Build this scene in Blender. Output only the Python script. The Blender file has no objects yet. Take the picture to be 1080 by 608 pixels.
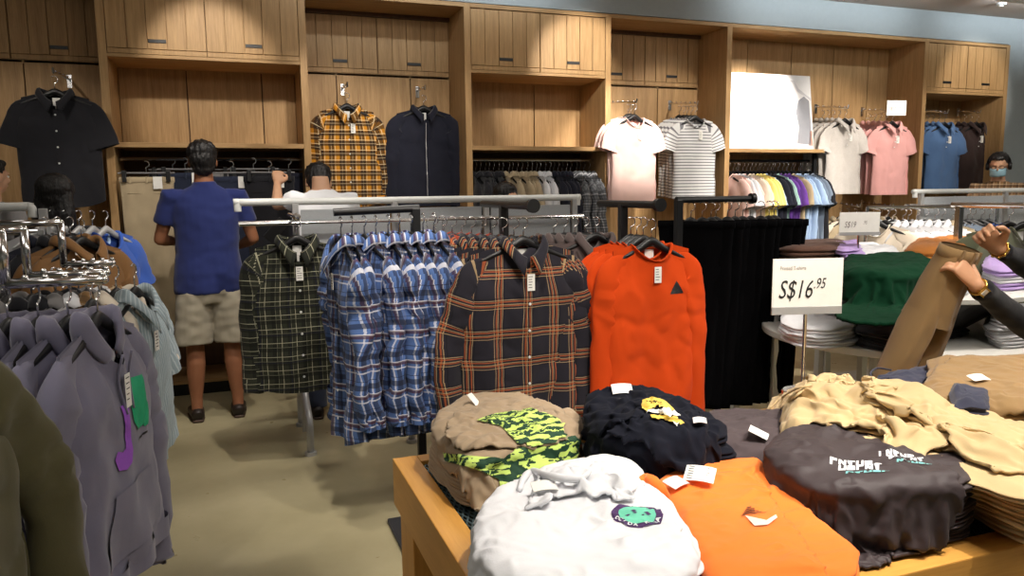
import bpy, bmesh, math, random
from mathutils import Vector, Matrix, noise
from mathutils.bvhtree import BVHTree
R_ = random.Random(7)
PI = math.pi
sc = bpy.context.scene
COL = sc.collection

# ------------------------------------------------------------------ camera
F, CX, CY, H = 800.0, 540.0, 304.0, 1.42
vd = Vector((610-CX, 6500-CY, F)).normalized()
hx = Vector((2712-CX, 0, F)); hx.y = -(hx.x*vd.x+hx.z*vd.z)/vd.y; hx.normalize()
up = -vd
hy = up.cross(hx)
def ray(px, py):
    c = Vector((px-CX, py-CY, F))
    return Vector((hx.dot(c), hy.dot(c), up.dot(c)))
def onZ(px, py, z):
    r = ray(px, py); t = (z-H)/r.z; return Vector((r.x*t, r.y*t, z))
def onY(px, py, y):
    r = ray(px, py); t = y/r.y; return Vector((r.x*t, y, H+r.z*t))
def onX(px, py, x):
    r = ray(px, py); t = x/r.x; return Vector((x, r.y*t, H+r.z*t))
def atD(px, py, d):
    r = ray(px, py)/F; return Vector((r.x*d, r.y*d, H+r.z*d))
cam = bpy.data.cameras.new('camera'); camo = bpy.data.objects.new('camera', cam); COL.objects.link(camo)
cols = [Vector((hx[i], hy[i], up[i])) for i in range(3)]   # world images of camera-space x, y(down), z(fwd)
rx, ry, rz = cols[0], -cols[1], -cols[2]
camo.matrix_world = Matrix(((rx.x, ry.x, rz.x, 0), (rx.y, ry.y, rz.y, 0), (rx.z, ry.z, rz.z, H), (0, 0, 0, 1)))
cam.sensor_width = 36; cam.lens = F/1080*36; cam.clip_start = .05; cam.clip_end = 60
sc.camera = camo

# ------------------------------------------------------------------ materials
def srgb(r, g, b):
    f = lambda c: (c/255/12.92) if c/255 <= .04045 else ((c/255+.055)/1.055)**2.4
    return (f(r), f(g), f(b), 1)
class NT:
    def __init__(s, name, rough=.6, metal=0, spec=.5):
        s.m = bpy.data.materials.new(name); s.m.use_nodes = True
        s.t = s.m.node_tree; s.n = s.t.nodes; s.l = s.t.links
        s.b = s.n['Principled BSDF']; s.b.inputs['Roughness'].default_value = rough
        s.b.inputs['Metallic'].default_value = metal
        s.b.inputs['Specular IOR Level'].default_value = spec
    def node(s, t, **k):
        n = s.n.new(t)
        for a, v in k.items(): setattr(n, a, v)
        return n
    def lk(s, a, b): s.l.new(a, b)
    def math(s, op, a, b=None):
        n = s.node('ShaderNodeMath', operation=op)
        for i, x in enumerate((a, b)):
            if x is None: continue
            if isinstance(x, (int, float)): n.inputs[i].default_value = x
            else: s.lk(x, n.inputs[i])
        return n.outputs[0]
    def coord(s, kind='Object', scale=(1, 1, 1), rot=(0, 0, 0)):
        c = s.node('ShaderNodeTexCoord'); m = s.node('ShaderNodeMapping')
        m.inputs['Scale'].default_value = scale; m.inputs['Rotation'].default_value = rot
        s.lk(c.outputs[kind], m.inputs[0]); return m.outputs[0]
    def noise(s, co, scale, detail=4, rough=.5):
        n = s.node('ShaderNodeTexNoise'); n.inputs['Scale'].default_value = scale
        n.inputs['Detail'].default_value = detail; n.inputs['Roughness'].default_value = rough
        s.lk(co, n.inputs['Vector']); return n.outputs['Fac']
    def mix(s, fac, a, b):
        n = s.node('ShaderNodeMix', data_type='RGBA')
        for i, x in ((0, fac), (6, a), (7, b)):
            if isinstance(x, (int, float)): n.inputs[i].default_value = x
            elif isinstance(x, tuple): n.inputs[i].default_value = x
            else: s.lk(x, n.inputs[i])
        return n.outputs[2]
    def color(s, x):
        if isinstance(x, tuple): s.b.inputs['Base Color'].default_value = x
        else: s.lk(x, s.b.inputs['Base Color'])
    def bump(s, h, strength=.3, dist=.01):
        n = s.node('ShaderNodeBump'); n.inputs['Strength'].default_value = strength
        n.inputs['Distance'].default_value = dist; s.lk(h, n.inputs['Height'])
        s.lk(n.outputs[0], s.b.inputs['Normal'])
def dark(c, k): return (c[0]*k, c[1]*k, c[2]*k, 1)
MC = {}
def fabric(name, c, rough=.85, var=.12, sheen=.15, scale=9, spec=.25):
    if name in MC: return MC[name]
    t = NT(name, rough, spec=spec); co = t.coord()
    n = t.noise(co, scale, 3)
    t.color(t.mix(n, dark(c, 1-var), dark(c, 1+var)))
    w = t.noise(t.coord(), 260, 2); t.bump(w, .12, .002)
    t.b.inputs['Sheen Weight'].default_value = sheen
    MC[name] = t.m; return t.m
def plain(name, c, rough=.5, metal=0, spec=.5, coat=0):
    if name in MC: return MC[name]
    t = NT(name, rough, metal, spec); n = t.noise(t.coord(), 30, 3)
    t.color(t.mix(n, dark(c, .93), dark(c, 1.05)))
    if coat: t.b.inputs['Coat Weight'].default_value = coat
    MC[name] = t.m; return t.m
def plaid(name, base, vs, hs=None, rough=.85, uvrot=0, obj=False):
    """vs/hs: (period, offset, width, colour, strength) woven stripes in metric UV"""
    t = NT(name, rough, spec=.2); uv = t.node('ShaderNodeUVMap')
    sp = t.node('ShaderNodeSeparateXYZ')
    if uvrot:
        m = t.node('ShaderNodeMapping'); m.inputs['Rotation'].default_value = (0, 0, uvrot)
        t.lk(uv.outputs[0], m.inputs[0]); t.lk(m.outputs[0], sp.inputs[0])
    else: t.lk(t.coord() if obj else uv.outputs[0], sp.inputs[0])
    cur = base
    for ax, st in ((0, vs), (2 if obj else 1, hs if hs is not None else vs)):
        for per, off, wid, col, k in st:
            a = t.math('ADD', sp.outputs[ax], 50*per+off)
            fr = t.math('MODULO', a, per)
            msk = t.math('MULTIPLY', t.math('LESS_THAN', fr, wid), k)
            cur = t.mix(msk, cur, col)
    t.color(cur); t.bump(t.noise(t.coord(), 240, 2), .12, .002)
    t.b.inputs['Sheen Weight'].default_value = .1
    MC[name] = t.m; return t.m
def wood(name, c1, c2, axis='z', rough=.5, sc_=1.0, bands=True):
    if name in MC: return MC[name]
    t = NT(name, rough, spec=.3)
    s = {'z': (9, 9, .5), 'x': (.5, 9, 9), 'y': (9, .5, 9)}[axis]
    co = t.coord('Object', tuple(v*sc_ for v in s))
    n1 = t.noise(co, 3, 6, .65)
    co2 = t.coord('Object', tuple(v*sc_*6 for v in s)); n2 = t.noise(co2, 3, 3, .6)
    r = t.node('ShaderNodeMapRange'); r.inputs[1].default_value = .3; r.inputs[2].default_value = .72
    t.lk(t.math('ADD', t.math('MULTIPLY', n1, .6), t.math('MULTIPLY', n2, .4)), r.inputs[0])
    t.color(t.mix(r.outputs[0], c1, c2)); t.bump(n2, .15, .002)
    MC[name] = t.m; return t.m

OAK1, OAK2 = srgb(146, 112, 72), srgb(196, 160, 112)
oak = wood('oak_vertical', OAK1, OAK2, 'z')
oakx = wood('oak_horizontal', OAK1, OAK2, 'x')
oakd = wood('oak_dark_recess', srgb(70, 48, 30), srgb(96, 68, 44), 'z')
honey = wood('honey_beech_long', srgb(196, 138, 62), srgb(222, 166, 86), 'x', .38)
honeyy = wood('honey_beech_cross', srgb(196, 138, 62), srgb(222, 166, 86), 'y', .38)
honeyz = wood('honey_beech_upright', srgb(186, 128, 56), srgb(214, 158, 80), 'z', .4)
chrome = plain('chrome', (.75, .75, .76, 1), .18, 1)
greymetal = plain('silver_painted_metal', srgb(178, 178, 178), .4, .3)
whitemetal = plain('white_painted_metal', srgb(214, 216, 214), .4)
blackmetal = plain('black_painted_metal', srgb(16, 16, 18), .4)
blackplastic = plain('black_plastic', srgb(14, 14, 16), .45)
white_card = plain('white_card', srgb(238, 236, 230), .6)
grey_card = plain('grey_card_edge', srgb(120, 118, 108), .6)
ink = plain('black_ink', srgb(26, 26, 28), .7)
greyink = plain('grey_ink', srgb(150, 140, 135), .7)
button_white = plain('pearl_button', srgb(220, 222, 220), .3)

# ------------------------------------------------------------------ object helpers
def link(o, parent=None):
    COL.objects.link(o)
    if parent is not None: o.parent = parent
    return o
def meshobj(name, bm, m, parent=None, smooth=False):
    me = bpy.data.meshes.new(name); bm.normal_update(); bm.to_mesh(me); bm.free()
    if m is not None:
        for x in (m if isinstance(m, (list, tuple)) else [m]): me.materials.append(x)
    if smooth: me.polygons.foreach_set('use_smooth', [True]*len(me.polygons))
    o = bpy.data.objects.new(name, me); return link(o, parent)
def tag(o, label=None, cat=None, group=None, kind=None):
    if label: o['label'] = label
    if cat: o['category'] = cat
    if group: o['group'] = group
    if kind: o['kind'] = kind
    return o
def empty(name, loc=(0, 0, 0), rz=0, label=None, cat=None, group=None):
    o = bpy.data.objects.new(name, None); o.empty_display_size = .1
    link(o); o.location = loc; o.rotation_euler = (0, 0, rz)
    return tag(o, label, cat, group)
def copy_tree(o, parent=None):
    c = o.copy(); COL.objects.link(c); c.parent = parent
    for ch in list(o.children): copy_tree(ch, c)
    return c
def box(bm, x0, x1, y0, y1, z0, z1, bev=0):
    g = bmesh.ops.create_cube(bm, size=1)
    for v in g['verts']:
        v.co = Vector(((x0+x1)/2+v.co.x*(x1-x0), (y0+y1)/2+v.co.y*(y1-y0), (z0+z1)/2+v.co.z*(z1-z0)))
    if bev:
        es = {e for v in g['verts'] for e in v.link_edges}
        bmesh.ops.bevel(bm, geom=list(es), offset=bev, segments=2, affect='EDGES', profile=.6)
def frame(d, ref=None):
    d = d.normalized(); r = ref or (Vector((0, 0, 1)) if abs(d.z) < .9 else Vector((0, 1, 0)))
    a = d.cross(r).normalized(); return a, a.cross(d).normalized()
def smoothpath(pts, n=8):
    P = [Vector(p) for p in pts]; out = []
    for i in range(len(P)-1):
        p0 = P[max(i-1, 0)]; p1 = P[i]; p2 = P[i+1]; p3 = P[min(i+2, len(P)-1)]
        for k in range(n):
            t = k/n
            out.append(.5*((2*p1)+(p2-p0)*t+(2*p0-5*p1+4*p2-p3)*t*t+(-p0+3*p1-3*p2+p3)*t**3))
    out.append(P[-1].copy()); return out
def lerp(a, b, t): return a+(b-a)*t
def sst(a, b, x):
    t = max(0, min(1, (x-a)/(b-a) if b != a else 0)); return t*t*(3-2*t)
def tube(bm, pts, r, N=8, ref=None, cap=True, uvl=None, flat=1.0):
    """round/elliptic tube along pts. r number or list; flat scales second axis (or list of pairs)"""
    P = [Vector(p) for p in pts]; rings = []; a0 = None; L = 0
    for i, p in enumerate(P):
        d = (P[min(i+1, len(P)-1)]-P[max(i-1, 0)])
        if d.length < 1e-9: d = Vector((0, 0, 1))
        d.normalize()
        if ref is not None: b = Vector(ref); b = (b-d*b.dot(d)).normalized(); a = d.cross(b).normalized()
        elif a0 is None: a, b = frame(d)
        else: a = (a0-d*a0.dot(d)).normalized(); b = a.cross(d).normalized()
        a0 = a
        rr = r[i] if isinstance(r, (list, tuple)) else r
        ra, rb = (rr if isinstance(rr, (list, tuple)) else (rr, rr*flat))
        if i: L += (P[i]-P[i-1]).length
        rings.append(([bm.verts.new(p+a*math.cos(2*PI*k/N)*ra+b*math.sin(2*PI*k/N)*rb) for k in range(N)], L, ra))
    for i in range(len(rings)-1):
        A, la, ra = rings[i]; B, lb, rb = rings[i+1]
        for k in range(N):
            f = bm.faces.new((A[k], A[(k+1) % N], B[(k+1) % N], B[k]))
            if uvl is not None:
                u0, u1 = 2*ra*k/N*1.6, 2*ra*(k+1)/N*1.6
                for lo, uv in zip(f.loops, ((u0, -la), (u1, -la), (u1, -lb), (u0, -lb))): lo[uvl].uv = uv
    if cap:
        try: bm.faces.new(rings[0][0][::-1]); bm.faces.new(rings[-1][0])
        except ValueError: pass
    return rings
def rod(bm, p, q, r, N=10): tube(bm, [p, q], r, N)
def ball(bm, c, r, seg=12, sc3=(1, 1, 1)):
    g = bmesh.ops.create_uvsphere(bm, u_segments=seg, v_segments=max(6, seg*2//3), radius=r)
    for v in g['verts']: v.co = Vector((v.co.x*sc3[0], v.co.y*sc3[1], v.co.z*sc3[2]))+Vector(c)
ORD = ['first', 'second', 'third', 'fourth', 'fifth', 'sixth', 'seventh', 'eighth', 'ninth', 'tenth', 'eleventh', 'twelfth', 'thirteenth',
       'fourteenth', 'fifteenth', 'sixteenth', 'seventeenth', 'eighteenth', 'nineteenth', 'twentieth', 'twenty-first', 'twenty-second',
       'twenty-third', 'twenty-fourth', 'twenty-fifth', 'twenty-sixth', 'twenty-seventh', 'twenty-eighth']

# text / outline shapes as flat meshes, later draped over a surface by raycast
FONTS = {}
def text_bm(s, size=1.0, align='CENTER', shear=0, bold=0):
    cu = bpy.data.curves.new('t', 'FONT'); cu.body = s; cu.size = size; cu.align_x = align; cu.align_y = 'CENTER'
    cu.shear = shear; cu.offset = bold; cu.resolution_u = 3
    ob = bpy.data.objects.new('t', cu); COL.objects.link(ob)
    dg = bpy.context.evaluated_depsgraph_get(); me = bpy.data.meshes.new_from_object(ob.evaluated_get(dg))
    bm = bmesh.new(); bm.from_mesh(me)
    bpy.data.objects.remove(ob); bpy.data.curves.remove(cu); bpy.data.meshes.remove(me)
    return bm
def poly_bm(pts):
    bm = bmesh.new(); f = bm.faces.new([bm.verts.new((p[0], p[1], 0)) for p in pts])
    bmesh.ops.triangulate(bm, faces=[f]); return bm
def join_bm(a, b, off=(0, 0, 0)):
    me = bpy.data.meshes.new('x'); b.to_mesh(me); b.free()
    for v in me.vertices: v.co += Vector(off)
    a.from_mesh(me); bpy.data.meshes.remove(me); return a
def bvh_of(objs, mw=None):
    vs, fs = [], []
    for o in objs:
        n = len(vs); vs += [v.co.copy() for v in o.data.vertices]
        fs += [[i+n for i in p.vertices] for p in o.data.polygons]
    return BVHTree.FromPolygons(vs, fs)
def drape(name, bm, m, parent, tree, o, ax, ay, rd, off=.0015, maxedge=.012, start=.3):
    """lay the flat shape bm (x,y) on the surface: point = o+ax*x+ay*y cast along rd"""
    for _ in range(5):
        es = [e for e in bm.edges if e.calc_length() > maxedge]
        if not es: break
        bmesh.ops.subdivide_edges(bm, edges=es, cuts=1)
        bmesh.ops.triangulate(bm, faces=[f for f in bm.faces if len(f.verts) > 3])
    o, ax, ay, rd = Vector(o), Vector(ax).normalized(), Vector(ay).normalized(), Vector(rd).normalized()
    d0 = tree.ray_cast(o-rd*start, rd)[3] or start; miss = []
    for v in bm.verts:
        p = o+ax*v.co.x+ay*v.co.y
        h, n, i, d = tree.ray_cast(p-rd*start, rd)
        if h is not None and abs(d-d0) < .05: v.co = h-rd*off
        else: miss.append(v)
    if miss: bmesh.ops.delete(bm, geom=miss, context='VERTS')
    return meshobj(name, bm, m, parent)
def lettering(name, bm, m, parent, o, ax, ay, off=(0, 0, 0)):
    o, ax, ay = Vector(o), Vector(ax), Vector(ay)
    for v in bm.verts: v.co = o+ax*v.co.x+ay*v.co.y+Vector(off)
    return meshobj(name, bm, m, parent)

# ------------------------------------------------------------------ setting
def struct(name, bm, m): return tag(meshobj(name, bm, m), kind='structure')
def floor_mat():
    t = NT('olive_screed_floor', .38, spec=.4); co = t.coord()
    n = t.noise(co, 1.3, 5, .6); n2 = t.noise(co, 9, 4)
    r = t.node('ShaderNodeMapRange'); r.inputs[1].default_value = .35; r.inputs[2].default_value = .65; t.lk(n, r.inputs[0])
    c = t.mix(r.outputs[0], srgb(158, 148, 116), srgb(180, 170, 138))
    t.color(t.mix(t.math('MULTIPLY', n2, .5), c, srgb(158, 149, 118)))
    t.lk(t.math('ADD', t.math('MULTIPLY', n2, .25), .2), t.b.inputs['Roughness'])
    return t.m
bm = bmesh.new(); box(bm, -5, 10.5, -2.5, 6.5, -.1, 0); struct('floor', bm, floor_mat())
wallm = plain('grey_blue_wall_paint', srgb(156, 165, 168), .7)
bm = bmesh.new()
box(bm, -5, 10.5, 6.4, 6.5, 0, 3.3); box(bm, -5, 10.5, 5.72, 6.4, 2.84, 3.3); box(bm, 7.57, 10.5, 5.72, 6.4, 0, 2.84)
struct('wall_back', bm, wallm)
bm = bmesh.new(); box(bm, -5.1, -5, -2.5, 6.5, 0, 3.3); struct('wall_left', bm, wallm)
bm = bmesh.new(); box(bm, 10.5, 10.6, -2.5, 6.5, 0, 3.3); struct('wall_right', bm, wallm)
bm = bmesh.new(); box(bm, -5, 10.5, -2.6, -2.5, 0, 3.3); struct('wall_front', bm, wallm)
bm = bmesh.new(); box(bm, -5, 10.5, -2.5, 5.72, 3.1, 3.2); struct('ceiling', bm, plain('brown_grey_ceiling', srgb(192, 180, 170), .8))

YF, YR, YB = 5.7, 6.13, 6.34     # front plane, recessed plane, back of carcass
POST = [-1.93, -.71, .56, 1.777, 2.977, 4.155, 6.435, 7.54]
FLUSH = [False, True, False, True, False, None, True]
ZS, ZD0, ZD1, ZT = 1.765, 2.34, 2.80, 2.83
bays = []
def slat_door(x0, x1, y, z0, z1, parent, flush):
    o = None; bm = bmesh.new(); n = 5; g = .005
    w = (x1-x0)/n
    box(bm, x0, x1, y+.012, y+.022, z0, z1)
    for i in range(n): box(bm, x0+i*w+g/2, x0+(i+1)*w-g/2, y, y+.014, z0+.035, z1-.004, .002)
    box(bm, x0+g/2, x1-g/2, y-.001, y+.014, z0, z0+.031, .002)
    d = meshobj('door', bm, oak, parent)
    bm = bmesh.new(); hxm = (x0+x1)/2
    box(bm, hxm-.055, hxm+.055, y-.006, y+.004, z0+.075, z0+.098, .002)
    meshobj('handle', bm, blackmetal, d); d.children[0]['label'] = 'dark recessed handle slot'
    return d
names = ['at far left beside the black shirt', 'behind the man in the blue polo', 'behind the yellow plaid shirt and navy jacket',
         'above the dark shirt rail in the centre', 'behind the pink and striped tees', 'around the bright poster and grey polos', 'at the far right end behind the blue polo']
for i, fl in enumerate(FLUSH):
    x0, x1 = POST[i]+.025, POST[i+1]-.025
    b = empty('shelving_unit', ((x0+x1)/2, YF, 0), 0, 'built-in oak wall unit '+names[i], 'shelving unit', 'oak wall units along the back wall')
    inv = Vector((-(x0+x1)/2, -YF, 0))
    def part(name, bm, m, par=b):
        bmesh.ops.translate(bm, verts=bm.verts, vec=inv); return meshobj(name, bm, m, par)
    def door(a, c, y, z0, z1):
        d = slat_door(a, c, y, z0, z1, b, fl)
        for o in (d, d.children[0]):
            for v in o.data.vertices: v.co += inv
    bm = bmesh.new(); box(bm, POST[i]-.025, POST[i]+.025, YF, YB, 0, ZT, .002); part('side_panel', bm, oak)
    if i == len(FLUSH)-1:
        bm = bmesh.new(); box(bm, POST[i+1]-.025, POST[i+1]+.025, YF, YB, 0, ZT, .002); part('side_panel', bm, oak)
    bm = bmesh.new(); box(bm, x0, x1, YF, YB, ZD1, ZT, .001); part('top_panel', bm, oakx)
    yd = YF+.003 if fl else YR
    yb = YR+.05 if fl else YR
    # back panels with seams; upper half light, below the shelf dark for the flush bays
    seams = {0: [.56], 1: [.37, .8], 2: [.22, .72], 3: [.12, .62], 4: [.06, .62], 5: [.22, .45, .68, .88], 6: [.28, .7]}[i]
    xs = [x0]+[x0+(x1-x0)*s for s in seams]+[x1]
    for a, c in zip(xs, xs[1:]):
        bm = bmesh.new()
        zt = ZD0-.002 if fl is not None else ZD1
        box(bm, a+.004, c-.004, yb, yb+.02, (ZS if fl and i != 6 else .1), zt, .002); part('back_panel', bm, oak)
    if fl and i != 6:
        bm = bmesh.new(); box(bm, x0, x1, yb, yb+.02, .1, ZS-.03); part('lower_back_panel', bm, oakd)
        bm = bmesh.new(); box(bm, x0, x1, YF+.002, yb, ZS-.032, ZS, .002); part('shelf', bm, oakx)
        bm = bmesh.new(); rod(bm, (x0, 5.92, ZS-.1), (x1, 5.92, ZS-.1), .013); part('hanging_rail', bm, chrome)
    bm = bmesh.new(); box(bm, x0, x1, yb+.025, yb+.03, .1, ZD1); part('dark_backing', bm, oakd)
    if fl is not None:
        bm = bmesh.new(); box(bm, x0, x1, yd, YB-.1, ZD0-.022, ZD0, .002); part('cabinet_base', bm, oakx)
        nn = 2; w = (x1-x0)/nn
        for k in range(nn): door(x0+k*w+.002, x0+(k+1)*w-.002, yd, ZD0+.002, ZD1-.004)
        if not fl:
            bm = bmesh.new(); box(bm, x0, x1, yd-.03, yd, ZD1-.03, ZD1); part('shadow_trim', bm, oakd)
    if i == 5:
        xm = 5.24
        bm = bmesh.new(); box(bm, x0, xm, YF+.002, yb, ZS-.032, ZS, .002); part('shelf', bm, oakx)
        bm = bmesh.new(); rod(bm, (x0, 5.9, ZS-.1), (xm, 5.9, ZS-.1), .013); part('hanging_rail', bm, blackmetal)
        bm = bmesh.new(); box(bm, xm-.03, xm, YF+.1, YF+.13, .1, ZS-.03); part('shelf_upright', bm, blackmetal)
    # plinth
    bm = bmesh.new(); box(bm, x0, x1, YF+.03, yb+.02, 0, .085); part('kick_board', bm, blackmetal)
    bm = bmesh.new(); box(bm, x0, x1, YF+.005, yb+.02, .085, .11, .002); part('plinth_board', bm, oakx)
    bays.append(b)

# ------------------------------------------------------------------ ceiling lamps (the light of the shop) and added fill panels
lamp_glow = NT('lamp_glow'); lamp_glow.b.inputs['Emission Color'].default_value = (1, .93, .82, 1); lamp_glow.b.inputs['Emission Strength'].default_value = 40
lamp_glow = lamp_glow.m
def spotlight(loc, target, power, size=35, blend=.6, col=(1, .92, .82), label='', rad=.04):
    e = empty('ceiling_spotlight', loc, 0, label, 'ceiling lamp', 'ceiling track spotlights')
    d = (Vector(target)-Vector(loc)).normalized()
    bm = bmesh.new(); tube(bm, [d*-.06, d*.07], .045, 16); meshobj('lamp_housing', bm, whitemetal, e)
    bm = bmesh.new(); rod(bm, Vector((0, 0, 3.1-loc[2])), (0, 0, 0), .01); meshobj('stem', bm, whitemetal, e)
    bm = bmesh.new(); tube(bm, [d*.071, d*.074], .038, 16); meshobj('lens', bm, lamp_glow, e)
    l = bpy.data.lights.new('spot_beam', 'SPOT'); l.energy = power; l.spot_size = math.radians(size); l.spot_blend = blend; l.color = col; l.shadow_soft_size = rad
    o = bpy.data.objects.new('spot_beam', l); link(o, e); o.location = d*.09
    o.rotation_euler = d.to_track_quat('-Z', 'Y').to_euler()
SPOTS = [
 ((-1.6, 3.9, 2.95), (-1.2, 6.0, 1.4), 45, 45), ((-.1, 4.3, 2.95), (-.05, 5.9, 2.2), 85, 38), ((.75, 4.2, 2.95), (.85, 6.0, 1.7), 75, 42), ((1.6, 3.9, 2.95), (1.4, 6.0, 1.5), 50, 42),
 ((2.7, 4.3, 2.95), (2.75, 5.8, 2.35), 150, 40), ((3.1, 4.0, 2.95), (3.15, 5.8, 1.8), 330, 28), ((4.0, 4.0, 2.95), (3.75, 6.0, 1.8), 130, 42),
 ((4.7, 4.0, 2.95), (4.6, 5.9, 2.15), 700, 28), ((4.6, 3.6, 2.95), (4.7, 5.7, 1.3), 260, 45), ((5.7, 4.0, 2.95), (5.6, 5.9, 1.7), 130, 50), ((6.9, 4.1, 2.95), (7.1, 5.8, 2.35), 90, 40), ((6.4, 3.8, 2.95), (6.2, 5.6, 1.6), 80, 50),
 ((.4, 2.6, 2.95), (.2, 4.1, .6), 120, 60), ((-1.2, 1.6, 2.95), (-.35, 2.3, .8), 45, 50), ((1.4, 1.2, 2.95), (1.45, 3.0, .7), 150, 50), ((.6, 1.9, 2.95), (.9, 3.3, .6), 90, 50),
 ((1.0, .6, 2.95), (.62, 1.25, .8), 125, 42), ((1.7, .6, 2.95), (1.5, 1.45, .8), 180, 50), ((2.3, .9, 2.95), (2.1, 1.9, .9), 110, 50),
 ((3.3, 1.9, 2.95), (2.9, 2.9, .8), 120, 60), ((4.6, 2.9, 2.95), (4.5, 4.4, .9), 260, 60), ((.1, 3.8, 2.95), (-.35, 5.4, .9), 100, 55)]
where = ['over the far left bay', 'over the second bay', 'over the yellow plaid shirt', 'over the navy jacket', 'over the centre cabinet', 'over the pink tee', 'over the striped tees',
 'aimed at the poster', 'over the coloured tee rail', 'over the grey polos', 'over the right end cabinet', 'over the blue polo', 'over the green plaid shirt', 'over the grey hoodies', 'over the orange tee',
 'over the navy plaid shirts', 'over the white folded tees', 'over the beige trousers', 'over the hands holding trousers', 'over the green sweaters', 'over the white tee rack', 'over the man in blue polo']
for s, w in zip(SPOTS, where): spotlight(s[0], s[1], s[2]*1.0, s[3], label='white ceiling track spotlight '+w)
def softpanel(x, y, sx, sy, p, w):  # overhead area light added as soft fill, with a plain unseen panel
    e = empty('fill_light_panel', (x, y, 3.09), 0, 'unseen fill light panel added '+w, 'ceiling lamp', 'added overhead fill panels')
    bm = bmesh.new(); box(bm, -sx/2, sx/2, -sy/2, sy/2, -.012, 0); meshobj('panel_frame', bm, whitemetal, e)
    l = bpy.data.lights.new('panel_fill_light', 'AREA'); l.shape = 'RECTANGLE'; l.size = sx*.95; l.size_y = sy*.95; l.energy = p; l.color = (1, .94, .86)
    o = bpy.data.objects.new('panel_fill_light', l); link(o, e); o.location = (0, 0, -.02)
softpanel(-1.5, 1.0, 1.2, 1.2, 16, 'left of the camera'); softpanel(1.4, .2, 1.2, 1.2, 40, 'above the camera'); softpanel(4.2, 1.6, 1.2, 1.2, 45, 'right of the camera')
softpanel(1.2, 4.2, 1.0, .6, 20, 'above the centre racks'); softpanel(6.2, 3.2, 1.2, .8, 35, 'above the far right racks'); softpanel(-1.8, 4.0, 1.0, .6, 4, 'above the left racks')
# cool linear lamp washing the top of the back wall
for x0_, w_ in ((1.5, 'over the centre of the back wall'), (5.2, 'over the right half of the back wall'), (7.6, 'at the right end of the back wall')):
    e = empty('linear_lamp', (x0_, 5.05, 3.07), 0, 'slim white linear ceiling lamp '+w_, 'ceiling lamp', 'linear lamps along the back wall')
    bm = bmesh.new(); box(bm, -1.1, 1.1, -.02, .02, -.03, .03, .004); meshobj('lamp_housing', bm, whitemetal, e)
    l = bpy.data.lights.new('strip_light', 'AREA'); l.shape = 'RECTANGLE'; l.size = 2.1; l.size_y = .03; l.energy = 4.5; l.color = (.86, .94, 1); l.spread = 1.6
    o = bpy.data.objects.new('strip_light', l); link(o, e); o.location = (0, .025, 0); o.rotation_euler = (math.radians(90), 0, 0)
w = bpy.data.worlds.new('World'); sc.world = w; w.use_nodes = True
w.node_tree.nodes['Background'].inputs[0].default_value = (.9, .95, 1, 1); w.node_tree.nodes['Background'].inputs[1].default_value = .02
bm = bmesh.new(); tube(bm, [(0, 0, 0), (0, 0, -.02)], .045, 18); tube(bm, [(0, 0, -.02), (0, 0, -.035)], .02, 12)
o = tag(meshobj('smoke_detector', bm, whitemetal), 'small round white detector on the ceiling at top right', 'smoke detector'); o.location = onZ(1056, 3, 3.1)
EXPO = 0.0

# ------------------------------------------------------------------ garments
def hanger(loc, yaw, label, group='garment hangers', wdt=.21, mat=None, rail_up=.115, lean=0, m_hook=None, cat='hanger'):
    e = empty('clothes_hanger', loc, yaw, label, cat, group)
    key = ('hg', round(wdt, 2), (mat or blackplastic).name)
    if key not in MC:
        bm = bmesh.new()
        pts = [(-wdt, 0, -.068), (-wdt*.7, 0, -.045), (-wdt*.35, 0, -.018), (-wdt*.12, 0, .006), (0, 0, .014), (wdt*.12, 0, .006), (wdt*.35, 0, -.018), (wdt*.7, 0, -.045), (wdt, 0, -.068)]
        pp = smoothpath(pts, 3); rr = [(.008+.012*(1-abs(p.x)/wdt), .012) for p in pp]
        tube(bm, pp, rr, 8, ref=(0, 1, 0))
        a = meshobj('shoulder_bar', bm, mat or blackplastic, e, True)
        bm = bmesh.new(); pts = [Vector((0, 0, .012)), Vector((0, 0, .06))]
        r = .022
        for k in range(9):
            t = -PI/2+k*PI*1.25/8; pts.append(Vector((r*math.cos(t)*1.0, 0, .088+r*math.sin(t))))
        tube(bm, pts, .0028, 6); h = meshobj('hook', bm, m_hook or chrome, e, True)
        MC[key] = (a.data, h.data)
    else:
        a = link(bpy.data.objects.new('shoulder_bar', MC[key][0]), e); link(bpy.data.objects.new('hook', MC[key][1]), e)
    return e

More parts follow.
